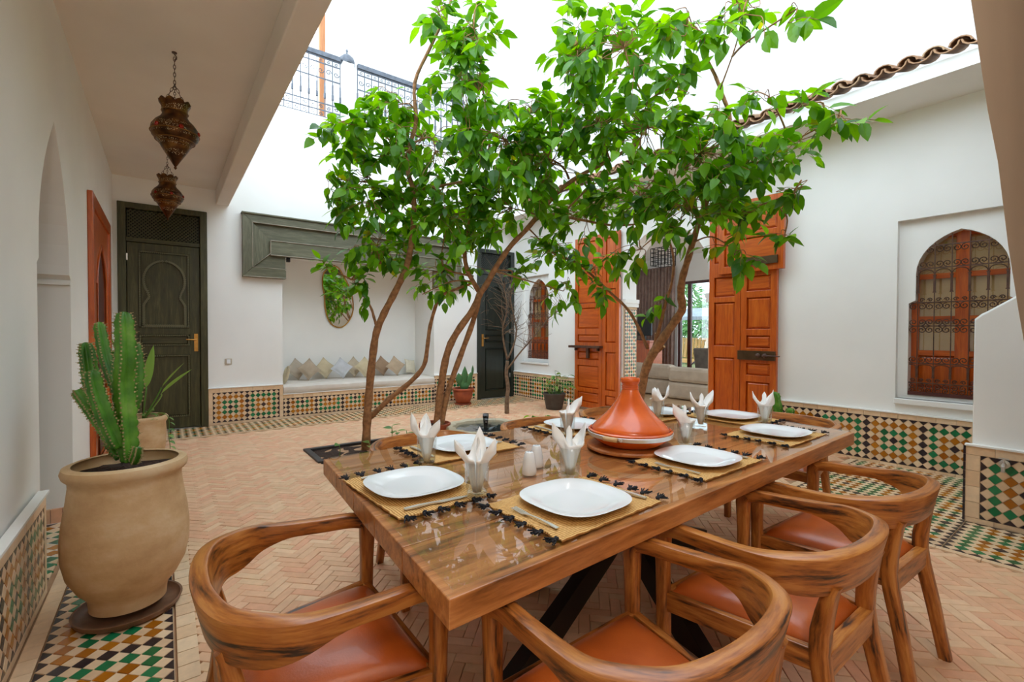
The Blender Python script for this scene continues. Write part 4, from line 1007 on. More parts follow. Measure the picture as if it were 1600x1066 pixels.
MT['bamboo2'] = wood('balcony_post_wood', [(150, 92, 48), (170, 108, 60), (186, 126, 76)], .5)
MT['greysofa2'] = plain('grey_armchair_cloth', (120, 112, 104), (104, 96, 90), .9)
joinery(); windows(); orange_doors(); railing(); bench_salon()
# ------------------------------------------------------------------ trees and plants
def smooth_path(pts, n=4):
    out = []; P = [V(p) for p in pts]
    for i in range(len(P)-1):
        p0, p1, p2, p3 = P[max(i-1, 0)], P[i], P[i+1], P[min(i+2, len(P)-1)]
        for k in range(n):
            t = k/n; out.append(.5*((2*p1)+(-p0+p2)*t+(2*p0-5*p1+4*p2-p3)*t*t+(-p0+3*p1-3*p2+p3)*t**3))
    out.append(P[-1]); return out
LEAFP = []
def leaf_protos():
    r = random.Random(77)
    for k in range(10):
        mb = MB(); mb.tint = 0.0
        leafgeo(mb, V((0, 0, 0)), V((1, 0, 0)), 1.0, r.uniform(.23, .31), random.Random(3+k), droop=r.uniform(.1, .5), fold=r.uniform(.1, .4))
        LEAFP.append((mb, mb.mesh('leaf', MT['leaf']), None))
def tree(name, label, base, trunk, branches, blobs, seed, bark='bark', Lmul=1.0, sprig_n=7):
    r = random.Random(seed); t = thing(name, label, 'tree', base); nodes = []
    def limb(nm, pts, r0, r1):
        P = smooth_path([at(*p) for p in pts] if not isinstance(pts[0], V) else pts); n = len(P)
        mb = MB(); R = [(r0+(r1-r0)*i/(n-1))*(1+.08*sin(i*1.9)) for i in range(n)]
        mb.tube(P, R, 8); o = mb.build(nm, MT[bark], t, smooth=True); nodes.extend(P); return P
    limb('trunk', *trunk)
    for b in branches: limb('branch', *b)
    main = list(nodes); tw = MB(); leaves = []
    for (px, py, rx, ry, d, dd, n) in blobs:
        c = at(px, py, d)
        nb = min(main, key=lambda q: (q-c).length+ (0 if q.z < c.z+.2 else .4))
        if (nb-c).length > .12:
            mid = (nb+c)/2+V((r.uniform(-.08, .08), r.uniform(-.08, .08), -.05*(nb-c).length+r.uniform(0, .12)))
            P = smooth_path([nb, mid, c], 5); limb_r = .010
            tw.tube(P, [limb_r*(1-.5*i/(len(P)-1)) for i in range(len(P))], 5)
            local = P[3:]
        else: local = [c]
        ns = max(2, int(n/sprig_n*1.38))
        for k in range(ns):
            a = r.uniform(0, 2*pi); q = sqrt(r.uniform(0.0, 1)); dz = r.uniform(-1, 1)
            b = at(px+rx*q*cos(a)*.92, py+ry*q*sin(a)*.92, d+dd*dz)
            src = min(local, key=lambda s: (s-b).length)
            out = (b-c); out = out.normalized() if out.length > .05 else V((r.uniform(-1, 1), r.uniform(-1, 1), 0))
            dr = (out*.8+V((r.uniform(-.7, .7), r.uniform(-.7, .7), r.uniform(-.7, .45)))).normalized()
            L = r.uniform(.16, .30)*Lmul; s0 = b-dr*L*.5; e = b+dr*L*.5+V((0, 0, -.05))
            Q = smooth_path([src, (src+s0)/2+V((r.uniform(-.04, .04), r.uniform(-.04, .04), r.uniform(-.05, .06))), s0, b, e], 3)
            tw.tube(Q, [.0042-.0022*i/(len(Q)-1) for i in range(len(Q))], 4, caps=False)
            m = sprig_n+r.randrange(-2, 3)
            for i in range(m):
                tt = (i+.6)/m; p = s0+(e-s0)*tt; sd = dr.cross(V((0, 0, 1))); sd = sd.normalized() if sd.length > .1 else V((1, 0, 0))
                an = r.uniform(0, 2*pi); radial = (sd*cos(an)+sd.cross(dr)*sin(an)*.6)
                ld = (dr*.45+radial*.9+V((0, 0, r.uniform(-.75, .15)))).normalized()
                if i == m-1: ld = (dr+V((0, 0, -.3))).normalized()
                leaves.append((p, ld, r.uniform(.105, .175)*Lmul, r.random()))
    tw.build('twigs', MT[bark], t, fix=False); stuff(bpy.data.objects[[c.name for c in COL.objects if c.parent == t][-1]])
    # nearest / largest leaves as parts, the rest joined
    leaves.sort(key=lambda q: -(q[2]/max(.5, (q[0]-CAM).dot(FW))))
    rest = MB(); yel = 0
    for i, (p, ld, L, tn) in enumerate(leaves):
        up = V((r.uniform(-.5, .5), r.uniform(-.5, .5), 1)); y = up.cross(ld).normalized(); z = ld.cross(y)
        Mx = Matrix.Translation(p) @ Matrix((ld*L, y*L, z*L)).transposed().to_4x4()
        mb, me, _ = LEAFP[r.randrange(len(LEAFP))]
        if i < 300:
            o = link('leaf', me, t, local=True); o.matrix_basis = wm(t).inverted() @ Mx
        else:
            rest.tint = tn; rest.mi = 1 if (tn > .985) else 0
            rest.add([Mx @ V(q) for q in mb.v], mb.f, mb.g)
    if rest.v: stuff(rest.build('foliage', [MT['leaf'], MT['leafy']], t, fix=False, smooth=True))
    return t

def D(pts, d0, d1=None):
    n = len(pts); d1 = d0 if d1 is None else d1
    return [(x, y, d0+(d1-d0)*i/max(1, n-1)) for i, (x, y) in enumerate(pts)]
def trees():
    leaf_protos()
    b = at(570, 705, 5.25)
    tree('lemon_tree', 'leafy tree with forked leaning trunk growing from the dark-edged bed', (b.x, b.y, 0),
        (D([(570, 712), (572, 690), (574, 650), (577, 610), (582, 560), (588, 520), (600, 490), (618, 455), (634, 420), (642, 385), (646, 345), (646, 300), (636, 262), (641, 225), (650, 190), (648, 130), (672, 75), (700, 15), (712, -30)], 5.25, 4.6), .052, .012),
        [(D([(575, 655), (583, 648), (610, 622), (640, 598), (662, 572), (668, 540), (672, 510), (682, 475), (690, 462), (712, 452), (735, 444)], 5.24, 5.1), .034, .014),
         (D([(588, 508), (584, 495), (580, 482), (570, 465), (555, 450)], 5.2, 5.15), .018, .010),
         (D([(549, 437), (570, 416), (596, 412), (625, 425), (632, 424)], 5.1, 5.2), .008, .010),
         (D([(645, 298), (655, 296), (690, 290), (740, 280)], 4.9, 4.8), .022, .010),
         (D([(640, 238), (615, 225), (590, 200), (565, 190)], 4.75, 4.7), .012, .005),
         (D([(645, 320), (610, 300), (580, 285)], 5.0, 4.9), .012, .006)],
        [(575, 275, 65, 60, 4.9, .35, 110), (550, 205, 50, 32, 4.6, .3, 60), (615, 165, 60, 38, 4.6, .35, 90), (600, 325, 70, 45, 4.9, .4, 130), (592, 375, 60, 34, 5.0, .3, 84), (560, 445, 30, 34, 5.0, .2, 26), (512, 418, 18, 14, 4.9, .1, 8), (680, 235, 80, 75, 4.8, .45, 190), (690, 325, 80, 55, 4.9, .45, 150), (640, 400, 50, 30, 5.1, .25, 44), (692, 15, 26, 30, 4.4, .2, 36), (610, 235, 60, 50, 4.7, .3, 90), (522, 278, 20, 22, 4.8, .15, 20), (524, 314, 22, 18, 4.8, .15, 18), (512, 205, 14, 14, 4.5, .1, 10)], 1)
    b = at(690, 690, 5.15)
    tree('lemon_tree', 'tall leafy tree whose two slender bare stems join above the terracotta tub', (b.x, b.y, 0),
        (D([(680, 690), (683, 664), (688, 611), (698, 555), (713, 521), (739, 484), (749, 461), (761, 443), (776, 416), (799, 383), (825, 356), (868, 304), (902, 277), (953, 250), (993, 226)], 5.15, 4.5), .045, .016),
        [(D([(686, 690), (698, 619), (720, 555), (739, 503), (749, 463)], 5.13, 5.05), .033, .028),
         (D([(748, 455), (731, 424), (726, 394), (731, 356), (747, 304), (760, 263), (765, 200), (750, 120)], 5.0, 4.7), .028, .010),
         (D([(846, 338), (868, 336), (905, 343), (956, 352), (1000, 350)], 4.85, 4.7), .02, .008),
         (D([(878, 345), (880, 335), (899, 314), (929, 287), (965, 280)], 4.8, 4.6), .013, .007),
         (D([(889, 280), (880, 262), (855, 247), (801, 237)], 4.7, 4.7), .012, .007),
         (D([(740, 432), (700, 422), (690, 402), (697, 360)], 5.0, 5.0), .012, .006),
         (D([(740, 440), (705, 440), (660, 460)], 5.05, 5.1), .010, .005)],
        [(725, 130, 48, 90, 4.5, .45, 210), (790, 220, 90, 80, 4.6, .5, 260), (860, 255, 80, 62, 4.7, .5, 200), (740, 330, 60, 50, 4.9, .4, 100), (800, 325, 85, 45, 4.9, .45, 150), (690, 425, 62, 42, 5.1, .3, 90), (860, 395, 62, 34, 5.2, .4, 90), (800, 430, 30, 20, 5.2, .2, 18), (880, 455, 26, 36, 5.2, .2, 30), (740, 45, 42, 50, 4.4, .3, 90), (900, 80, 30, 95, 4.1, .25, 120), (935, 190, 60, 55, 4.3, .4, 130), (910, 335, 62, 42, 4.8, .4, 100), (830, 170, 60, 40, 4.5, .4, 80)], 2)
    b = at(985, 690, 5.55)
    tree('lemon_tree', 'spreading leafy tree with leaning pruned trunk before the arched salon doorway', (4.55, 3.75, 0),
        ([V((4.52, 3.72, -.02))]+[at(*q) for q in D([(985, 665), (999, 624), (1006, 587), (1016, 560), (1031, 536), (1058, 497), (1066, 482), (1064, 460), (1066, 436), (1075, 405), (1085, 370), (1098, 330), (1112, 290), (1130, 240), (1140, 186), (1130, 152), (1116, 115), (1099, 84), (1106, 55)], 5.55, 4.1)], .062, .010),
        [(D([(1012, 545), (999, 515), (982, 485), (960, 463), (934, 439), (904, 412), (866, 397)], 5.4, 5.2), .020, .010),
         (D([(1018, 556), (1028, 521), (1033, 502), (1040, 473), (1050, 440), (1052, 400), (1040, 360)], 5.4, 5.0), .024, .010),
         (D([(1112, 290), (1150, 275), (1190, 250), (1250, 215), (1310, 185)], 4.6, 3.7), .012, .005),
         (D([(1095, 335), (1060, 300), (1020, 270), (1000, 240), (1010, 160)], 4.7, 4.1), .014, .006),
         (D([(1100, 325), (1140, 330), (1190, 320), (1240, 300)], 4.6, 4.0), .010, .005),
         (D([(1125, 140), (1150, 70), (1160, 20)], 4.1, 3.6), .007, .004), (D([(1120, 120), (1090, 60), (1075, 20)], 4.1, 3.5), .008, .004)],
        [(975, 75, 62, 75, 3.9, .4, 150), (1010, 200, 75, 58, 4.1, .5, 170), (1072, 40, 48, 44, 3.3, .35, 60), (1065, 130, 40, 35, 3.5, .3, 36), (1160, 22, 50, 26, 3.4, .3, 42), (1245, 14, 24, 22, 3.1, .15, 10), (1095, 240, 85, 58, 4.2, .5, 210), (1180, 235, 55, 45, 4.1, .4, 100), (1200, 150, 40, 22, 3.8, .25, 28), (1250, 220, 42, 34, 3.8, .3, 36), (1312, 188, 26, 20, 3.5, .12, 18), (1255, 165, 40, 24, 3.7, .2, 20), (1240, 302, 36, 14, 3.9, .25, 26), (1000, 310, 85, 45, 4.6, .5, 170), (1080, 325, 85, 48, 4.5, .5, 180), (1160, 330, 50, 40, 4.3, .35, 70), (1150, 392, 40, 26, 4.4, .25, 26), (930, 425, 36, 45, 5.1, .25, 40), (1000, 390, 56, 30, 4.9, .35, 40), (1040, 470, 30, 30, 5.2, .15, 9), (1225, 372, 24, 18, 4.1, .15, 9), (1120, 190, 50, 34, 4.0, .3, 50)], 3)
    tD = [o for o in COL.objects if o.name == 'lemon_tree.002'][0]
    for (a, b) in (((1024, 545), (1026, 521)), ((1028, 548), (1037, 541))):
        A, B = at(*a, 5.42), at(*b, 5.36); m = MB(); m.tube([A, (A+B)/2, B], [.026, .024, .022], 10); m.build('pruned_stub', MT['bark'], tD, smooth=50)
        d = (B-A).normalized(); m = MB(); m.tube([B-d*.002, B+d*.002], .021, 10); m.build('cut_face', MT['cutwood'], tD)
    # bare tree by the dark far door
    tr = D([(792, 655), (792, 624), (794, 606), (791, 585), (793, 564)], 7.55)
    br = [(D([(793, 562), (787, 534), (786, 512), (792, 484), (788, 452), (780, 430)], 7.55, 7.4), .018, .005), (D([(794, 560), (803, 538), (807, 516), (803, 495), (798, 466), (803, 440)], 7.55, 7.6), .017, .005), (D([(793, 577), (811, 553), (826, 536), (844, 514), (861, 493), (885, 478)], 7.5, 7.2), .015, .004)]
    r = random.Random(5); b0 = at(792, 650, 7.55)
    t = thing('bare_tree', 'small leafless branching tree in front of the dark far door', 'tree', (b0.x, b0.y, 0))
    P = smooth_path([V((b0.x, b0.y, -.02))]+[at(*q) for q in tr[1:]]); m = MB(); m.tube(P, [.038-.012*i/(len(P)-1) for i in range(len(P))], 8); m.build('trunk', MT['bark2'], t, smooth=True)
    tw = MB()
    for pts, r0, r1 in br:
        P = smooth_path([at(*q) for q in pts]); m = MB(); m.tube(P, [r0+(r1-r0)*i/(len(P)-1) for i in range(len(P))], 6); m.build('branch', MT['bark2'], t, smooth=True)
        for q in P[6:]:
            for k in range(4):
                d = V((r.uniform(-1, 1), r.uniform(-1, 1), r.uniform(-.1, 1))).normalized(); L = r.uniform(.15, .42)
                T = smooth_path([q, q+d*L*.5+V((0, 0, .04)), q+d*L+V((r.uniform(-.06, .06), 0, .08))], 3); tw.tube(T, [.004-.0025*i/(len(T)-1) for i in range(len(T))], 4, caps=False)
    for k in range(26):
        q = at(790+r.uniform(-30, 34), 470+r.uniform(-40, 40), 7.55); d = V((r.uniform(-1, 1), 0, r.uniform(-.4, 1))).normalized()*r.uniform(.1, .25); tw.tube([q, q+d*.5+V((0, 0, .02)), q+d], .0025, 4, caps=False)
    stuff(tw.build('twigs', MT['bark2'], t, fix=False))
    # tree bed with dark metal edge and small plants
    x0, x1, y0, y1 = PIT
    t = thing('tree_bed', 'rectangular dark-edged planting bed let into the brick floor around the forked trunk', 'planter', ((x0+x1)/2, (y0+y1)/2, 0))
    m = MB(); m.panel(rect(x0-.06, x1+.06, y0-.06, y1+.06), [rect(x0, x1, y0, y1)], -.03, .02, lambda u, v, w: (u, v, w)); m.build('edging', MT['edging'], t, bevel=.004)
    m = MB(); n = 14
    vs = [(x0+(x1-x0)*i/n, y0+(y1-y0)*j/6, -.012+r.uniform(-.006, .012)) for j in range(7) for i in range(n+1)]
    m.add(vs, [(j*(n+1)+i, j*(n+1)+i+1, (j+1)*(n+1)+i+1, (j+1)*(n+1)+i) for j in range(6) for i in range(n)]); m.build('soil', MT['soil'], t)
    p = on_z(610, 700, 0)
    t = thing('seedling', 'small pale-leaved seedling growing in the planting bed behind the table', 'plant', (p.x, y0+.12, 0))
    for k, (dx, dy, h, nn) in enumerate(((0, 0, .26, 4), (.12, .05, .14, 3), (-.22, .0, .10, 2), (.2, .02, .18, 2), (-.55, .05, .12, 1))):
        b = V((p.x+dx, y0+.12+dy, -.01)); tip = b+V((r.uniform(-.03, .03), 0, h)); m = MB(); m.tube([b, (b+tip)/2+V((.01, 0, 0)), tip], .004, 5); m.build('stem', MT['plant'], t)
        for q in range(nn): m = MB(); m.tint = r.random(); leafgeo(m, tip-V((0, 0, q*.03)), V((cos(q*2.4+k), sin(q*2.4+k), .25)).normalized(), .11, .26, r, .2); m.build('leaf', MT['plant'], t, smooth=True)
MT['edging'] = plain('dark_metal_edging', (58, 54, 54), (44, 40, 40), .5, .2)

MT['cutwood'] = plain('fresh_cut_wood', (226, 190, 140), (206, 166, 116), .8)
def pot(t, prof, c, mat, k=40, fn=None, name='pot', thick=.018):
    """turned pot with wall thickness"""
    inner = [(max(.001, r-thick), z) for r, z in reversed(prof) if z > prof[0][1]+.02]
    m = MB(); m.lathe(prof+[(prof[-1][0]-thick*.5, prof[-1][1]+.004)]+inner+[(.0005, inner[-1][1])], c, k, fn, caps=True)
    return m.build(name, mat, t, smooth=50)
def soil(t, c, r, z, rr):
    m = MB(); n = 24; vs = []
    for i in range(7):
        for q in range(n): a = 2*pi*q/n; R = r*i/6; vs.append((c[0]+cos(a)*R, c[1]+sin(a)*R, z+rr.uniform(-.006, .010)))
    m.add(vs, [(i*n+q, i*n+(q+1) % n, (i+1)*n+(q+1) % n, (i+1)*n+q) for i in range(6) for q in range(n)]); return m.build('soil', MT['soil'], t)
def ribbed(t, pts, rad, ribs=4, nm='stem', r=None, spines=True):
    """euphorbia column: ribbed, wavy edges, domed tip"""
    P = smooth_path(pts, 7); n = len(P); k = ribs*6; secs = []
    for i in range(n):
        u = i/(n-1); R = rad*(.80+.2*sin(u*pi*.8+.5))*(1 if u < .9 else sqrt(max(0.02, 1-((u-.9)/.1)**2*.97)))
        if u < .12: R *= .75+.25*u/.12
        sec = []
        for q in range(k):
            a = 2*pi*q/k; c = abs(cos(ribs*a/2)); w = .44+.52*c**1.7+.10*c**5*sin(i*2.2)
            sec.append((cos(a)*R*w, sin(a)*R*w))
        secs.append(sec)
    m = MB(); m.tint = r.uniform(-.08, .08); m.sweep(P, secs, ups=(.3, 1, .1)); o = m.build(nm, MT['cactus'], t, smooth=True)
    sp = MB()
    x0 = V((1, 0, 0))
    for i in range(2, n-1):
        for q in range(ribs):
            j = q*6; a = m.v[i*k+j]; c = P[i]; d = (V(a)-c); L = d.length
            if L < .005: continue
            d.normalize(); 
            sp.box(V(a)+d*.001, (.006, .006, .007))
            if i % 2: sp.bar(V(a), V(a)+d*.012+V((0, 0, .004)), .0016, .0016)
    stuff(sp.build('rib_spines', MT['spine'], o, fix=False))
MT['spine'] = plain('pale_spines', (176, 168, 120), (140, 120, 80), .8)

def pots():
    r = random.Random(9); M = MT
    # big clay pot with euphorbia
    c = V((-.145, 2.80, 0))
    t = thing('clay_pot', 'large bulging beige clay pot at left front holding the tall ribbed cactus', 'pot', c)
    prof = [(.125, .045), (.142, .05), (.145, .09), (.15, .11), (.185, .155), (.218, .22), (.234, .30), (.236, .37), (.228, .46), (.214, .55), (.206, .615), (.207, .64), (.226, .66), (.232, .68), (.226, .70), (.212, .705)]
    pot(t, prof, c, M['claypot'], 56)
    soil(t, c, .198, .655, r)
    tag_s = thing('pot_saucer', 'shallow brown clay saucer under the large bulging clay pot', 'saucer', c)
    m = MB(); m.lathe([(.0005, .002), (.17, .002), (.195, .012), (.205, .036), (.196, .036), (.185, .02), (.165, .013), (.0005, .013)], c, 48); m.build('saucer', M['terrasaucer'], tag_s, smooth=40)
    t = thing('candelabra_cactus', 'tall green ribbed candelabra cactus in the large bulging clay pot', 'cactus', c+V((0, 0, .66)))
    F = 2.16
    def col(px, rad, ribs=4, d=F): ribbed(t, [at(x, y, d+dd) for x, y, dd in px], rad, ribs, 'column', r)
    col([(201, 722, 0), (200, 690, 0), (197, 650, 0), (193, 600, 0), (196, 560, -.01), (195, 520, -.01), (193, 487, -.01)], .046, 4)
    col([(192, 650, .03), (186, 615, .05), (176, 590, .07), (165, 560, .08), (159, 530, .08), (154, 503, .08)], .030, 4)
    col([(190, 715, .03), (176, 690, .04), (166, 655, .06), (152, 625, .08), (143, 600, .09), (138, 565, .10), (133, 535, .10)], .040, 5)
    col([(186, 700, -.03), (172, 670, -.05), (160, 640, -.07), (150, 610, -.08), (144, 578, -.09)], .038, 4)
    col([(176, 695, -.02), (160, 668, -.03), (142, 642, -.04), (128, 622, -.04), (119, 610, -.04)], .028, 4)
    col([(208, 640, .04), (213, 600, .05), (213, 560, .06), (208, 535, .06)], .032, 4)
    col([(208, 725, -.02), (213, 712, -.03), (216, 698, -.03)], .020, 4)
    col([(200, 620, .08), (186, 580, .12), (184, 545, .13)], .034, 4)
    # second clay pot
    c = V((-.19, 5.55, 0))
    t = thing('clay_pot', 'smaller pale clay pot standing behind the large one by the dark green door', 'pot', c)
    pot(t, [(.12, .0), (.14, .01), (.17, .12), (.19, .25), (.195, .38), (.19, .45), (.205, .475), (.21, .50), (.20, .515)], c, M['claypot'], 40); soil(t, c, .175, .47, r)
    t = thing('strelitzia', 'plant with long upright blade leaves and trailing vine in the smaller clay pot', 'plant', c+V((0, 0, .47)))
    for (px, py, qx, qy, L) in ((215, 640, 240, 538, .42), (215, 645, 300, 576, .34), (215, 645, 288, 566, .3), (200, 640, 172, 524, .36), (205, 640, 190, 520, .3)):
        b = c+V(((px-212)*.004, 0, .46)); e = on_y(qx, qy, 5.5+r.uniform(-.08, .1)); mid = (b+e)/2+V((0, 0, .06)); tp = e+(mid-e).normalized()*L
        m = MB(); m.tube(smooth_path([b, mid+(b-mid)*.3, tp], 4), .007, 5); s_ = m.build('stalk', M['plant'], t, smooth=True)
        m = MB(); m.tint = r.random()*.4; leafgeo(m, tp, (e-tp).normalized(), (e-tp).length, .085, r, .02, .5, 7); m.build('leaf', M['blade'], t, smooth=True)
    for k in range(22):
        a = r.uniform(0, 6.28); R = r.uniform(.05, .19); p = c+V((cos(a)*R, sin(a)*R, .50+r.uniform(0, .05))); m = MB(); m.tint = r.random(); leafgeo(m, p, V((cos(a), sin(a), .2)).normalized(), r.uniform(.06, .10), .3, r); m.build('leaf', M['plant'], t, smooth=True)
    vine = smooth_path([c+V((.12, -.1, .5)), c+V((.19, -.12, .53)), c+V((.215, -.10, .45)), c+V((.21, -.10, .33)), c+V((.22, -.09, .22)), c+V((.215, -.09, .15))], 4)
    m = MB(); m.tube(vine, .003, 4); m.build('vine', M['plant'], t)
    for q in vine[6::2]: m = MB(); m.tint = r.random(); leafgeo(m, q, V((.8, -.6, -.2)).normalized(), .055, .36, r); m.build('leaf', M['plant'], t, smooth=True)
    # cactus in terracotta by far wall
    c = V((4.36, 7.35, 0)); t = thing('terracotta_pot', 'small terracotta pot on the floor left of the far dark door', 'pot', c)
    pot(t, [(.11, .03), (.125, .04), (.165, .14), (.18, .24), (.175, .255), (.195, .26), (.20, .285), (.195, .295)], c, M['terrapot'], 32); soil(t, c, .165, .265, r)
    m = MB(); m.lathe([(.0005, .001), (.14, .001), (.155, .02), (.15, .025), (.12, .02), (.0005, .02)], c, 28); m.build('saucer', M['terrapot'], t)
    t = thing('paddle_cactus', 'green paddle cactus in the small terracotta pot left of the far dark door', 'cactus', c+V((0, 0, .26)))
    for dx, dz, w, h, tl in ((-.09, .25, .075, .27, -.18), (.02, .30, .07, .40, .02), (.12, .24, .07, .30, .25), (.03, .12, .09, .2, 0), (.19, .40, .028, .22, .05), (-.03, .16, .06, .24, -.05)):
        m = MB(); n = 14; vs = []; R = Matrix.Rotation(tl, 3, 'Y')
        m.tint = r.random()*.5
        m.lathe([(max(.001, sin(pi*i/n))*w*(.75+.35*i/n), -h/2+h*i/n) for i in range(n+1)], (0, 0, 0), 14); m.v = [tuple(R @ V((x, y*.35, z))+c+V((dx, -.02+r.uniform(-.0005, .0005), .26+dz-.06))) for x, y, z in m.v]; m.build('pad', M['pad'], t, smooth=True)
    # variegated plant by the orange door
    c = V((5.36, 5.98, 0)); t = thing('plastic_pot', 'dark grey plastic pot on the floor left of the far orange door', 'pot', c)
    pot(t, [(.13, .0), (.14, .01), (.185, .24), (.195, .25), (.197, .275)], c, M['greypot'], 32); soil(t, c, .175, .24, r)
    t = thing('variegated_plant', 'bushy pale variegated plant in the dark grey pot by the far orange door', 'plant', c+V((0, 0, .24)))
    for k in range(46):
        a = r.uniform(0, 6.28); R = r.uniform(0, .28); h = r.uniform(.05, .42)*(1-R*1.0); b = c+V((cos(a)*.08, sin(a)*.08, .245)); p = c+V((cos(a)*R, sin(a)*R, .27+h)); m = MB(); m.tube([b, (b+p)/2+V((0, 0, .04)), p], .003, 4); m.build('stalk', M['plant'], t); m = MB(); m.tint = r.random(); leafgeo(m, p, V((cos(a), sin(a), r.uniform(-.2, .7))).normalized(), r.uniform(.10, .15), .24, r, .4); m.build('leaf', M['plant'], t, smooth=True)
    # columnar cactus behind the table's right end
    c = V((5.42, 2.30, 0)); t = thing('terracotta_pot', 'terracotta pot on the floor behind the right end of the table', 'pot', c)
    pot(t, [(.10, .0), (.11, .01), (.14, .15), (.15, .2), (.16, .21), (.16, .24)], c, M['terrapot'], 28); soil(t, c, .13, .215, r)
    t = thing('column_cactus', 'ribbed column cactus standing behind the right end of the table', 'cactus', c+V((0, 0, .21)))
    ribbed(t, [c+V((.0, .04, .20)), c+V((.01, .06, .4)), c+V((.0, .10, .66))], .055, 5, 'column', r); ribbed(t, [c+V((.03, -.05, .20)), c+V((.02, -.06, .34)), c+V((.02, -.05, .5))], .05, 5, 'column', r); ribbed(t, [c+V((-.03, .02, .20)), c+V((-.05, .12, .4)), c+V((-.05, .16, .50))], .04, 5, 'column', r)
    # terracotta tub of the two-stemmed tree
    p = at(684, 690, 5.15); c = V((p.x-.01, p.y+.05, 0)); t = thing('terracotta_tub', 'terracotta tub on the floor beside the fountain holding two slender stems', 'pot', c)
    pot(t, [(.115, .0), (.13, .01), (.15, .16), (.16, .25), (.172, .26), (.174, .30)], c, M['terrapot'], 32); soil(t, c, .15, .265, r)
    # grassy tuft behind the tub
    # low plant right of the fountain
    c = V((4.05, 4.85, 0)); t = thing('low_plant', 'low heart-leaved plant just behind the middle far-side chair', 'plant', c)
    m = MB(); m.lathe([(.05, 0), (.07, .05), (.075, .06)], c, 16); m.build('pot', M['greypot'], t)
    for k in range(9):
        a = r.uniform(0, 6.28); p = c+V((cos(a)*.10, sin(a)*.10, .10+r.uniform(0, .10))); m = MB(); m.tube([c+V((0, 0, .05)), p], .003, 4); m.build('stalk', M['plant'], t); m = MB(); m.tint = 0; leafgeo(m, p, V((cos(a), sin(a), .1)).normalized(), .13, .36, r, .4); m.build('leaf', M['leaf'], t, smooth=True)
MT['terrasaucer'] = plain('brown_clay_saucer', (128, 92, 66), (104, 70, 48), .5, sc=14)
MT['blade'] = leafmat('blade_leaf', [(92, 150, 60), (130, 172, 80), (110, 160, 70)], .3, .4)

def fountain():
    M = MT; c = V((2.86, 4.33, 0)); t = thing('fountain', 'low scalloped cream stone fountain basin behind the table', 'fountain', c)
    N = 96
    def fl(i, a, r, z): return (r*(1+(.09*(abs(cos(6*a))-.5) if r > .3 else 0)), z)
    m = MB(); m.lathe([(.30, 0), (.34, .01), (.37, .10), (.41, .20), (.435, .25), (.43, .275), (.38, .28), (.355, .265), (.335, .20), (.30, .165), (.0005, .16)], c, N, fl); m.build('basin', M['marble'], t, smooth=30)
    m = MB(); n = 40; vs = []; r = random.Random(3)
    for i in range(8):
        for q in range(n): a = 2*pi*q/n; R = .340*i/7; vs.append((c.x+cos(a)*R, c.y+sin(a)*R, .238+.007*sin(i*2.6+q*.7)+r.uniform(-.002, .002)))
    m.add(vs, [(i*n+q, i*n+(q+1) % n, (i+1)*n+(q+1) % n, (i+1)*n+q) for i in range(7) for q in range(n)]); m.build('water', M['water'], t, smooth=True)
    m = MB(); m.lathe([(.0005, .162), (.30, .168), (.335, .225)], c, 40); m.build('basin_floor', M['pool'], t)
    m = MB(); m.lathe([(.022, .165), (.022, .26), (.03, .34), (.034, .36), (.034, .40), (.02, .405)], c, 16); m.build('nozzle', M['blacksteel'], t, smooth=40)
    m = MB(); m.lathe([(.02, .405), (.07, .398), (.11, .36), (.125, .31), (.12, .245)], c, 32, caps=False); m.build('water_bell', M['bell'], t, smooth=True)
MT['bell'] = glassy('water_film', (.97, .98, .99), 1.2, .02, .02)

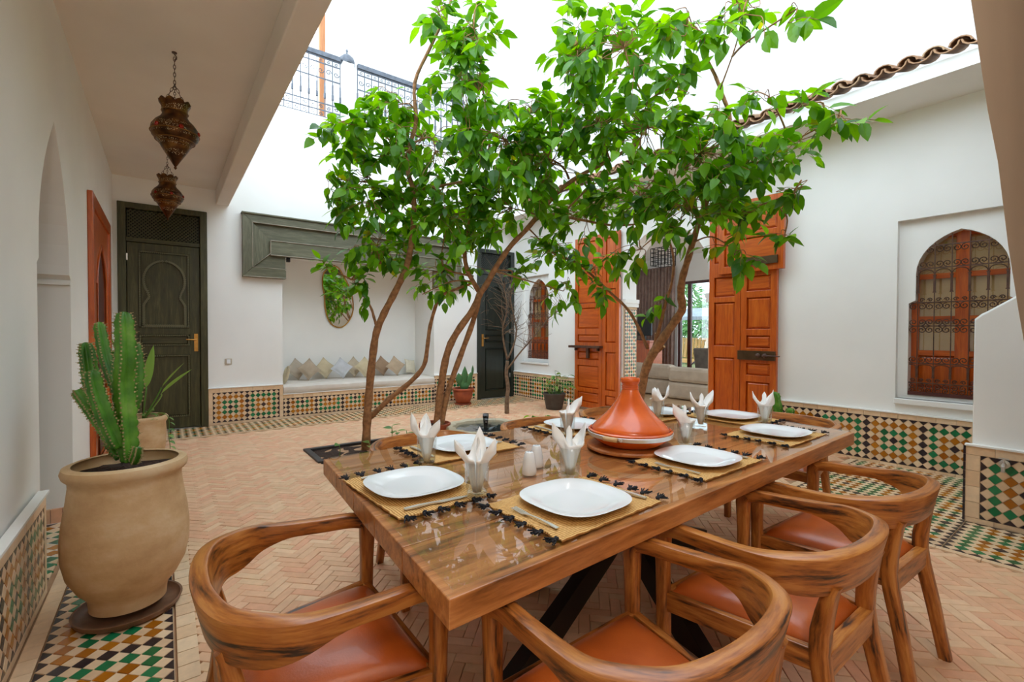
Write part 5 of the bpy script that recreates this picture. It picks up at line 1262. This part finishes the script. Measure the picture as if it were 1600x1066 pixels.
def lanterns():
    M = MT
    def one(label, loc, s, chain_top):
        t = thing('hanging_lantern', label, 'lantern', loc)
        LOCAL[0] = True
        prof = [(.002, 0), (.010, .012), (.006, .022), (.012, .03), (.035, .07), (.062, .115), (.085, .155), (.093, .182), (.112, .196), (.116, .20), (.136, .225), (.143, .255), (.138, .29), (.115, .325), (.088, .352), (.075, .375), (.074, .40), (.080, .435), (.096, .468)]
        N = 72
        def sc(i, a, r, z): return (r, z+(.016*abs(cos(5*a))-.008 if i == len(prof)-1 else 0))
        P2 = [(r*s, z*s) for r, z in prof]
        m = MB(); m.lathe(P2+[(.088*s, .468*s), (.070*s, .42*s)], (0, 0, 0), N, lambda i, a, r, z: (r, z+(s*(.020*abs(cos(5*a))-.010) if i in (len(prof)-1, len(prof)) else 0)), caps=False); m.build('body', M['lantern'], t, smooth=50)
        for (r, z) in ((.117, .198), (.144, .25), (.078, .40), (.094, .176)):
            m = MB(); m.tube([(cos(q*pi/18)*r*s, sin(q*pi/18)*r*s, z*s) for q in range(36)], .004*s, 6, True); m.build('band', M['brass2'], t, smooth=True)
        for q in range(6):
            a = q*pi/3+.75; m = MB(); m.lathe([(.017, 0), (.014, .008), (.0001, .013)], (0, 0, 0), 12); R = Matrix.Rotation(a, 3, 'Z') @ Matrix.Rotation(pi/2, 3, 'Y'); m.v = [tuple(R @ (V(p)*s)+V((cos(a)*.141*s, sin(a)*.141*s, .265*s))) for p in m.v]; m.build('jewel', M['redglass'], t, smooth=True)
        top = .60*s
        def chain(a, b):
            a, b = V(a), V(b); n = max(2, int((b-a).length/(.026*s))); mb = MB(); d = (b-a)/n
            for i in range(n):
                c = a+d*(i+.5); u = d.normalized(); x = u.cross(V((0, 1, .3))).normalized(); y = u.cross(x)
                if i % 2: x = y
                mb.tube([c+u*(cos(q*pi/4)*d.length*.66)+x*(sin(q*pi/4)*.007*s) for q in range(8)], .0022*s, 4, True)
            return mb
        for q in range(3): a = q*2*pi/3+.5; chain((cos(a)*.082*s, sin(a)*.082*s, .455*s), (0, 0, top)).build('chain', M['iron'], t, fix=False)
        chain((0, 0, top), (0, 0, chain_top)).build('chain', M['iron'], t, fix=False)
        m = MB(); m.tube([(0, 0, chain_top-.02), (0.012, 0, chain_top-.01), (.012, 0, chain_top+.005), (0, 0, chain_top+.02)], .004, 5); m.lathe([(.016, chain_top+.028), (.016, chain_top+.034)], k=12); m.build('ceiling_hook', M['iron'], t)
        LOCAL[0] = False
    one('pierced brass lantern with red jewels hanging nearer under the gallery ceiling', (.068, 4.10, 2.455), 1.0, 3.28-2.455-.034)
    one('farther pierced brass lantern hanging lower in view before the dark green door', (.033, 6.3, 2.515), 1.0, 3.28-2.515-.034)
MT['brass2'] = plain('aged_brass', (150, 104, 50), (110, 72, 34), .4, .9)
trees(); pots(); fountain(); lanterns()
# ------------------------------------------------------------------ table, chairs, settings
TA, TB, TC, TD_ = V((.463, .836, 0)), V((3.072, .935, 0)), V((3.13, 2.17, 0)), V((.545, 2.098, 0))
TZ = .752
def table():
    M = MT; t = thing('dining_table', 'long thick wooden dining table with a glass-covered top on black steel legs', 'table', (1.80, 1.50, 0))
    fn = lambda u, v: TA+(TB-TA)*u+((TD_-TA)+((TC-TB)-(TD_-TA))*u)*v
    # planks glued up into the slab
    cuts = [0, .22, .41, .60, .80, 1]; r = random.Random(6)
    for k in range(5):
        v0, v1 = cuts[k]+(.0008 if k else 0), cuts[k+1]-(.0008 if k < 4 else 0); m = MB(); m.tint = r.uniform(-.10, .12)
        q = [fn(0, v0), fn(1, v0), fn(1, v1), fn(0, v1)]
        off = r.uniform(0, 5)
        vs = [p+V((0, 0, z)) for z in (TZ-.066, TZ) for p in q]
        m.add(vs, [(3, 2, 1, 0), (4, 5, 6, 7), (0, 1, 5, 4), (1, 2, 6, 5), (2, 3, 7, 6), (3, 0, 4, 7)], [(p.x+off, p.y, p.z) for p in vs]); m.build('plank', M['tabletop'], t, bevel=.003)
    m = MB(); q = [fn(.006, .012), fn(.994, .012), fn(.994, .988), fn(.006, .988)]
    m.add([p+V((0, 0, z)) for z in (TZ+.001, TZ+.008) for p in q], [(3, 2, 1, 0), (4, 5, 6, 7), (0, 1, 5, 4), (1, 2, 6, 5), (2, 3, 7, 6), (3, 0, 4, 7)]); m.build('glass_top', M['tglass'], t)
    # crossed steel legs meeting in a hub
    c = V((1.80, 1.50, .36)); zt = TZ-.068
    for lo, hi in (((.88, 1.27), (2.45, 1.62)), ((1.66, .98), (1.92, 1.95)), ((2.66, 1.60), (1.05, 1.38)), ((1.46, 1.86), (2.15, 1.08))):
        m = MB(); m.bar(V((*lo, .03)), c, .055, .115); m.box((*lo, .012), (.13, .13, .024)); m.build('lower_leg', M['blacksteel'], t, bevel=.002)
        m = MB(); m.bar(c, V((*hi, zt-.04)), .055, .115); m.box((*hi, zt-.007), (.16, .16, .012)); m.build('upper_leg', M['blacksteel'], t, bevel=.002)
    m = MB(); m.box(c, (.14, .13, .15)); m.build('hub', M['blacksteel'], t)

def rr(w, h, e=.25):
    """rounded rectangle section, 12 points"""
    a, b = w/2, h/2; s = min(a, b)*e*2; p = []
    for cx, cy, a0 in ((a-s, b-s, 0), (-a+s, b-s, 90), (-a+s, -b+s, 180), (a-s, -b+s, 270)):
        for d in (0, 45, 90): p.append((cx+s*cos(radians(a0+d)), cy+s*sin(radians(a0+d))))
    return p
def make_chair():
    M = MT; LOCAL[0] = True
    t = thing('dining_chair', '', 'chair')
    # arm-and-back rail: one swept piece, thin at the arms, tall at the back
    hw, fy = .268, .25
    plan = [(-hw, fy, .640), (-hw-.004, fy-.06, .655), (-hw-.012, .10, .660), (-hw-.022, -.02, .668), (-hw-.02, -.10, .677), (-.245, -.172, .684), (-.19, -.218, .688), (-.10, -.243, .690), (0, -.250, .690)]
    pts = plan+[(-x, y, z) for x, y, z in reversed(plan[:-1])]
    P = smooth_path(pts, 5); n = len(P); secs = []; ups = []
    for p in P:
        k = max(0, min(1, (.02-p.y)/.20)); k = k*k*(3-2*k)
        wd = .040+.002*k; ht = .044+.070*k
        dz = -(.022+.018*k) if 0 else 0
        sec = [(a, b-(ht-.044)/2*.9) for a, b in rr(wd, ht, .16)]
        secs.append(sec)
        out = V((p.x, p.y-.1, 0)); out = out.normalized() if out.length else V((0, 1, 0)); ups.append((V((0, 0, 1))+out*.22*k).normalized())
    m = MB(); m.sweep(P, secs, ups=ups); m.build('armrest_back', M['teak'], t, smooth=38)
    # front legs curve up into the arms
    for s in (-1, 1):
        L = smooth_path([V((s*(hw-.002), fy-.012, 0)), V((s*(hw-.001), fy-.008, .30)), V((s*hw, fy-.004, .56)), V((s*hw, fy-.004, .628)), V((s*hw, fy-.018, .652))], 4)
        m = MB(); m.sweep(L, [rr(.040, .040+.012*max(0, (q.z-.5)/.14), .22) for q in L], ups=(0, 1, 0)); m.build('front_leg', M['teak'], t, smooth=50)
        L = [V((s*.195, -.272, 0)), V((s*.185, -.232, .22)), V((s*.177, -.192, .43)), V((s*.172, -.210, .58)), V((s*.170, -.224, .625))]
        L = smooth_path(L, 3); m = MB(); m.sweep(L, [rr(.036+.012*min(1, q.z/.43), .040+.008*min(1, q.z/.43)-.018*max(0, (q.z-.5)/.125), .2) for q in L], ups=(0, 1, 0)); m.build('rear_leg', M['teak'], t, smooth=50)
        a, b = V((s*(hw-.002), fy-.01, .405)), V((s*.178, -.192, .405)); m = MB(); m.bar(a, b, .026, .062); m.build('side_rail', M['teak'], t, bevel=.003)
    m = MB(); m.bar((-hw+.01, fy-.012, .405), (hw-.01, fy-.012, .405), .026, .062); m.build('front_rail', M['teak'], t, bevel=.003)
    m = MB(); m.bar((-.17, -.200, .398), (.17, -.200, .398), .034, .075); m.build('rear_rail', M['teak'], t, bevel=.003)
    # leather seat: domed trapezoid
    N = 16; vs = []; fs = []
    for j in range(N+1):
        for i in range(N+1):
            u, v = i/N*2-1, j/N*2-1
            y = -.178+(v+1)/2*(fy-.01+.178); half = .157+(.243-.157)*(v+1)/2
            e = (1-abs(u)**5)*(1-abs(v)**5)
            z = .432+.040*e**.55+.008*(1-u*u)*(1-v*v)
            vs.append((u*half, y, z))
    fs = [(j*(N+1)+i, j*(N+1)+i+1, (j+1)*(N+1)+i+1, (j+1)*(N+1)+i) for j in range(N) for i in range(N)]
    b0 = len(vs); rim = [i for i in range(N+1)]+[(j)*(N+1)+N for j in range(1, N+1)]+[N*(N+1)+i for i in range(N-1, -1, -1)]+[j*(N+1) for j in range(N-1, 0, -1)]
    for k in rim: vs.append((vs[k][0], vs[k][1], .40))
    L = len(rim); fs += [(rim[k], b0+k, b0+(k+1) % L, rim[(k+1) % L]) for k in range(L)]; fs.append(tuple(b0+k for k in range(L)))
    m = MB(); m.add(vs, fs); m.build('seat', M['leather'], t, smooth=60)
    LOCAL[0] = False; return t
def chairs():
    c0 = make_chair(); note_kids(c0)
    lab = [((.315, 1.335), -90, 'wooden armchair with cognac leather seat at the left head of the table'),
           ((.905, .685), 1, 'wooden armchair with striped grain in the centre foreground, nearest of the near side'),
           ((1.61, .70), 0, 'middle wooden armchair on the near side of the table'),
           ((2.31, .72), -2, 'wooden armchair on the near side nearest the stair mosaic'),
           ((1.16, 2.275), 180, 'far-side wooden armchair closest to the planting bed, only its back rail showing'),
           ((1.99, 2.255), 180, 'far-side wooden armchair in front of the fountain'),
           ((2.74, 2.30), 180, 'far-side wooden armchair mostly hidden behind the clay cooking pot'),
           ((3.44, 1.46), 90, 'wooden armchair at the right head of the table, back to the mosaic wall')]
    for i, (p, a, l) in enumerate(lab):
        o = c0 if i == 0 else copy_tree(c0)
        o.location = (*p, 0); o.rotation_euler = (0, 0, radians(a)); tag(o, l, 'chair', 'wooden armchairs around the dining table')

def superellipse(a, b, n=2.7, k=48):
    out = []
    for i in range(k):
        t = 2*pi*i/k; c, s = cos(t), sin(t)
        out.append((a*abs(c)**(2/n)*(1 if c >= 0 else -1), b*abs(s)**(2/n)*(1 if s >= 0 else -1)))
    return out
def rings(mb, prof, n, k=48, ratio=1.0):
    """prof [(r,z)] swept round a superellipse of exponent n"""
    base = superellipse(1, ratio, n, k); vs = [(x*r, y*r, z) for r, z in prof for x, y in base]
    fs = [(i*k+q, i*k+(q+1) % k, (i+1)*k+(q+1) % k, (i+1)*k+q) for i in range(len(prof)-1) for q in range(k)]
    fs += [tuple(range(k-1, -1, -1)), tuple((len(prof)-1)*k+q for q in range(k))]
    mb.add(vs, fs)
GZ = TZ+.0085
def settings():
    M = MT; r = random.Random(12)
    LOCAL[0] = True
    # plate
    def mk_plate():
        m = MB(); rings(m, [(.085, 0), (.095, .001), (.125, .010), (.155, .019), (.158, .0215), (.154, .022), (.122, .0135), (.102, .0065), (.09, .005)], 2.9); return m.mesh('dinner_plate', M['white'])
    pm = mk_plate(); pm.shade_smooth(); pm.set_sharp_from_angle(angle=radians(50))
    # placemat: straw sheet with tassels at both ends (local x = width)
    def mk_mat():
        t = thing('placemat', '', 'placemat')
        m = MB(); a, b = .225, .165; nx = 24
        vs = []; gs = []
        for z in (0, .0045):
            for j in range(nx+1):
                for i in range(nx+1):
                    u, v = i/nx*2-1, j/nx*2-1; w = .004*sin(j*1.7)*(abs(u) > .99)+.003*sin(i*2.3)*(abs(v) > .99)
                    vs.append((u*a+w, v*b+w*.6, z+(.0012*sin(j*5.1+i*.8) if z else 0))); gs.append((u*a, v*b, 0))
        K = (nx+1)**2; fs = []
        for j in range(nx):
            for i in range(nx):
                q = j*(nx+1)+i; fs += [(q, q+nx+1, q+nx+2, q+1), (K+q, K+q+1, K+q+nx+2, K+q+nx+1)]
        rim = list(range(nx+1))+[j*(nx+1)+nx for j in range(1, nx+1)]+[nx*(nx+1)+i for i in range(nx-1, -1, -1)]+[j*(nx+1) for j in range(nx-1, 0, -1)]
        fs += [(rim[k], rim[(k+1) % len(rim)], K+rim[(k+1) % len(rim)], K+rim[k]) for k in range(len(rim))]
        m.add(vs, fs, gs); m.build('straw_sheet', M['straw'], t)
        for s in (-1, 1):
            for k in range(6):
                y = -.15+.06*k+r.uniform(-.006, .006); m = MB(); x0 = s*.226
                m.lathe([(.0035, 0), (.006, .004), (.0085, .006), (.006, .010), (.0035, .012)], (0, 0, 0), 8); m.v = [(x0+s*zz, y+xx, .0075+yy*.75) for xx, yy, zz in m.v]
                for q in range(26):
                    a2 = r.uniform(-.65, .65); L = r.uniform(.020, .034); h = r.uniform(-.0045, .008)
                    p = V((x0+s*.008, y+a2*.004, .0075)); e = p+V((s*L*cos(a2), L*sin(a2), h)); e.z = max(.0012, e.z); m.bar(p, e, .0026, .0022)
                m.build('tassel', M['tassel'], t, fix=False)
        return t
    mat0 = mk_mat(); note_kids(mat0)
    # tumbler
    def mk_glass():
        m = MB(); m.lathe([(.0005, .0), (.030, 0), (.0345, .004), (.0385, .06), (.041, .115), (.0395, .1155), (.037, .06), (.033, .014), (.0005, .012)], (0, 0, 0), 32); me = m.mesh('tumbler', M['glass']); me.shade_smooth(); me.set_sharp_from_angle(angle=radians(50)); return me
    gm = mk_glass()
    def mk_napkin(seed, style):
        q = random.Random(seed); m = MB(); K = 40; rows = [(.012, .014), (.020, .05), (.029, .09), (.036, .115)]; vs = []
        span = 2*pi*.98
        peaks = {0: [(.18, .20, .12), (.5, .215, .11), (.80, .19, .12)], 1: [(.22, .215, .15), (.72, .205, .15)], 2: [(.35, .205, .22)]}[style]
        for i in range(K+1):
            u = i/K; a = u*span; fold = 1.08+.13*sin(u*2*pi*5+seed)+.06*sin(u*2*pi*9)
            top = .128
            for c, h, w in peaks: top = max(top, h-(abs(u-c)/w)*(h-.125))
            for rr_, z in rows: vs.append((cos(a)*rr_*fold*.92, sin(a)*rr_*fold*.92, z))
            f = (top-.115)/.09; R = .037+.030*f; vs.append((cos(a)*R*fold*.95, sin(a)*R*fold*.95, .115+(top-.115)*.5)); R2 = R+.006*f; vs.append((cos(a)*R2*fold*.9, sin(a)*R2*fold*.9, top))
        k = 6; fs = [(i*k+j, (i+1)*k+j, (i+1)*k+j+1, i*k+j+1) for i in range(K) for j in range(k-1)]
        m.add(vs, fs)
        # inner folded layer
        vs2 = []
        for i in range(21):
            u = i/20*2-1; z1 = .195-abs(u)*.07
            for z in (.02, .08, .12, z1): w = .010+.020*min(1, z/.11); vs2.append((u*w*1.1, .006*sin(u*7)+.004*z*20*(.3), z))
        m.add(vs2, [(i*4+j, (i+1)*4+j, (i+1)*4+j+1, i*4+j+1) for i in range(20) for j in range(3)])
        me = m.mesh('napkin', M['napkin']); me.shade_smooth(); return me
    nap = [mk_napkin(1, 0), mk_napkin(2, 1), mk_napkin(3, 2)]
    # cutlery
    def mk_fork():
        m = MB(); z = .004
        P = [(0, -.095), (0, -.06), (0, -.02), (0, .02), (0, .045)]; Wd = [.013, .010, .006, .006, .020]
        m.sweep([(x, y, z+.006*sin((y+.095)/.14*pi)*.6) for x, y in P], [[(-w/2, -.001), (w/2, -.001), (w/2, .001), (-w/2, .001)] for w in Wd], ups=(0, 0, 1))
        for k in range(4): x = -.0085+k*.0057; m.bar((x, .044, z), (x, .092, z+.003), .0030, .0016)
        return m.mesh('fork', M['steel'])
    def mk_knife():
        m = MB(); m.sweep([(0, -.105, .0045), (0, -.06, .0055), (0, -.01, .0045), (0, .02, .0025), (.002, .08, .0022), (.004, .108, .002)], [[(-w/2, -.001*h), (w/2, -.001*h), (w/2, .001*h), (-w/2, .001*h)] for w, h in ((.014, 2), (.013, 2.4), (.010, 2), (.018, 1), (.018, .8), (.006, .7))], ups=(0, 0, 1)); return m.mesh('knife', M['steel'])
    fk, kn = mk_fork(), mk_knife()
    LOCAL[0] = False
    S_ = [  # plate centre, facing angle, glass, napkin style, wording
        ((.690, 1.495), -88, (.815, 1.285), 0, 'at the left head'),
        ((1.035, 1.055), 2, (1.195, 1.245), 1, 'at the nearest near-side place'),
        ((1.800, 1.105), 2, (1.985, 1.280), 2, 'at the middle near-side place'),
        ((2.610, 1.150), 2, (2.815, 1.300), 0, 'at the right near-side place'),
        ((1.110, 1.895), 182, (.850, 1.720), 0, 'at the left far-side place'),
        ((1.880, 1.925), 182, (1.675, 1.765), 2, 'far side, left of the tagine'),
        ((2.660, 1.900), 182, (2.470, 1.790), 0, 'far side, right of the tagine'),
        ((2.900, 1.545), 92, (2.500, 1.515), 1, 'at the right head')]
    for i, ((x, y), a, (gx, gy), ns, w) in enumerate(S_):
        ra = radians(a); Rz = Matrix.Rotation(ra, 3, 'Z')
        o = mat0 if i == 0 else copy_tree(mat0)
        o.location = (x, y, GZ); o.rotation_euler = (0, 0, ra+r.uniform(-.02, .02)); tag(o, 'straw placemat with black tassels '+w, 'placemat', 'straw placemats on the dining table')
        def put(nm, me, dx, dy, z, rot, lab, cat, grp):
            p = V((x, y, 0))+Rz @ V((dx, dy, 0)); q = link(nm, me); q.location = (p.x, p.y, z); q.rotation_euler = (0, 0, ra+rot); return tag(q, lab+' '+w, cat, grp)
        put('dinner_plate', pm, 0, 0, GZ+.0065, 0, 'white rounded-square plate', 'plate', 'white dinner plates')
        put('fork', fk, -.190, -.02, GZ+.0065, r.uniform(-.08, .08), 'steel fork left of the plate', 'fork', 'forks on the placemats')
        put('knife', kn, .190, -.02, GZ+.0065, r.uniform(-.08, .08), 'steel knife right of the plate', 'knife', 'knives on the placemats')
        zg = GZ+.0003
        lx, ly, _ = Rz.transposed() @ V((gx-x, gy-y, 0))
        if abs(lx) < .268 and abs(ly) < .208: zg = GZ+.0068
        g = link('tumbler', gm); g.location = (gx, gy, zg); tag(g, 'clear glass tumbler holding a folded napkin '+w, 'glass', 'tumblers on the dining table')
        m = link('napkin', nap[ns]); m.location = (gx, gy, zg); m.rotation_euler = (0, 0, r.uniform(0, 6)); md = m.modifiers.new('thick', 'SOLIDIFY'); md.thickness = .0012
        tag(m, 'white paper napkin folded into points in the tumbler '+w, 'napkin', 'folded napkins in the tumblers')
    # shakers
    for (x, y), lab in (((1.115, 1.385), 'white ceramic salt shaker, the nearer of the pair on the table'), ((1.205, 1.450), 'white ceramic pepper shaker, the farther of the pair on the table')):
        t = thing('shaker', lab, 'shaker', (x, y, GZ)); LOCAL[0] = True
        m = MB(); m.lathe([(.0005, 0), (.026, 0), (.0285, .004), (.028, .02), (.0225, .06), (.0185, .078), (.015, .085), (.0005, .0862)], k=28); m.build('body', M['white'], t, smooth=50)
        m = MB()
        for q in range(5): a = q*2*pi/5; m.lathe([(.0018, 0), (.0018, .0006)], (cos(a)*.007, sin(a)*.007, .0858), 6)
        m.build('holes', M['blacksteel'], t); LOCAL[0] = False
    # tagine on its trivet
    c = V((1.755, 1.425, GZ))
    t = thing('trivet', 'round wooden board under the orange clay cooking pot', 'trivet', c); LOCAL[0] = True
    m = MB(); m.lathe([(.0005, .0), (.19, 0), (.20, .006), (.20, .014), (.194, .02), (.0005, .02)], k=56); m.build('board', M['trivet'], t, smooth=40); LOCAL[0] = False
    t = thing('tagine', 'orange glazed clay tagine with conical lid in the middle of the table', 'pot', c+V((0, 0, .0205))); LOCAL[0] = True
    m = MB(); m.lathe([(.0005, 0), (.12, 0), (.14, .006), (.17, .028), (.19, .052), (.194, .070), (.186, .074), (.180, .066), (.16, .04), (.0005, .03)], k=64); m.build('dish', M['terra'], t, smooth=45)
    m = MB(); m.lathe([(.1915, .044), (.1945, .046), (.1965, .062), (.1935, .064)], k=64, caps=False); m.build('metal_band', M['steel'], t, smooth=40)
    m = MB(); lid = [(.178, .068), (.178, .078), (.168, .090), (.145, .112), (.118, .138), (.092, .166), (.068, .198), (.050, .228), (.040, .250), (.037, .258), (.0375, .268), (.036, .280), (.041, .288), (.0455, .296), (.0455, .306), (.041, .312), (.030, .312), (.026, .300), (.0005, .296)]
    m.lathe(lid, k=64); m.build('lid', M['terra'], t, smooth=50)
    m = MB(); 
    for z, rr_ in ((.262, .0385), (.272, .0385), (.285, .039)): m.tube([(cos(q*pi/20)*rr_, sin(q*pi/20)*rr_, z) for q in range(40)], .0016, 5, True)
    m.build('neck_rings', M['terra'], t, smooth=True)
    a = radians(195); m = MB(); m.tube([(cos(a+d)*.204, sin(a+d)*.204, .055) for d in (-.16, -.08, 0, .08, .16)], .011, 8); m.build('cane_grip', M['cane'], t, smooth=True)
    m = MB(); m.tube([(cos(a+.2)*.199, sin(a+.2)*.199, .055), (cos(a+.24)*.206, sin(a+.24)*.206, .055)], .008, 6); m.build('band_screw', M['steel'], t); LOCAL[0] = False
MT['cane'] = plain('cane_wrap', (214, 178, 130), (196, 158, 108), .6)
table(); chairs(); settings()
# unseen fill lamp added behind the camera to brighten the gallery
def fill_lamp():
    t = thing('fill_lamp', 'unseen fill light added under the near gallery ceiling behind the viewpoint', 'fill light', (-.05, -.85, 2.75))
    m = MB(); m.tube([(-.05, -.85, 2.93), (-.05, -.85, 3.28)], .008, 6); m.lathe([(.05, 3.25), (.05, 3.28)], (-.05, -.85, 0), 16); m.build('stem', MT['iron'], t)
    l = bpy.data.lights.new('fill_bulb', 'POINT'); l.energy = 10; l.color = (1.0, .94, .86); l.shadow_soft_size = .16
    o = link('fill_bulb', l, t); o.matrix_basis = Matrix.Translation((-.05, -.85, 2.78))
    m = MB(); m.lathe([(.03, 2.93), (.06, 2.92)], (-.05, -.85, 0), 20, caps=False); m.build('shade_ring', MT['brass'], t, smooth=True)
fill_lamp()
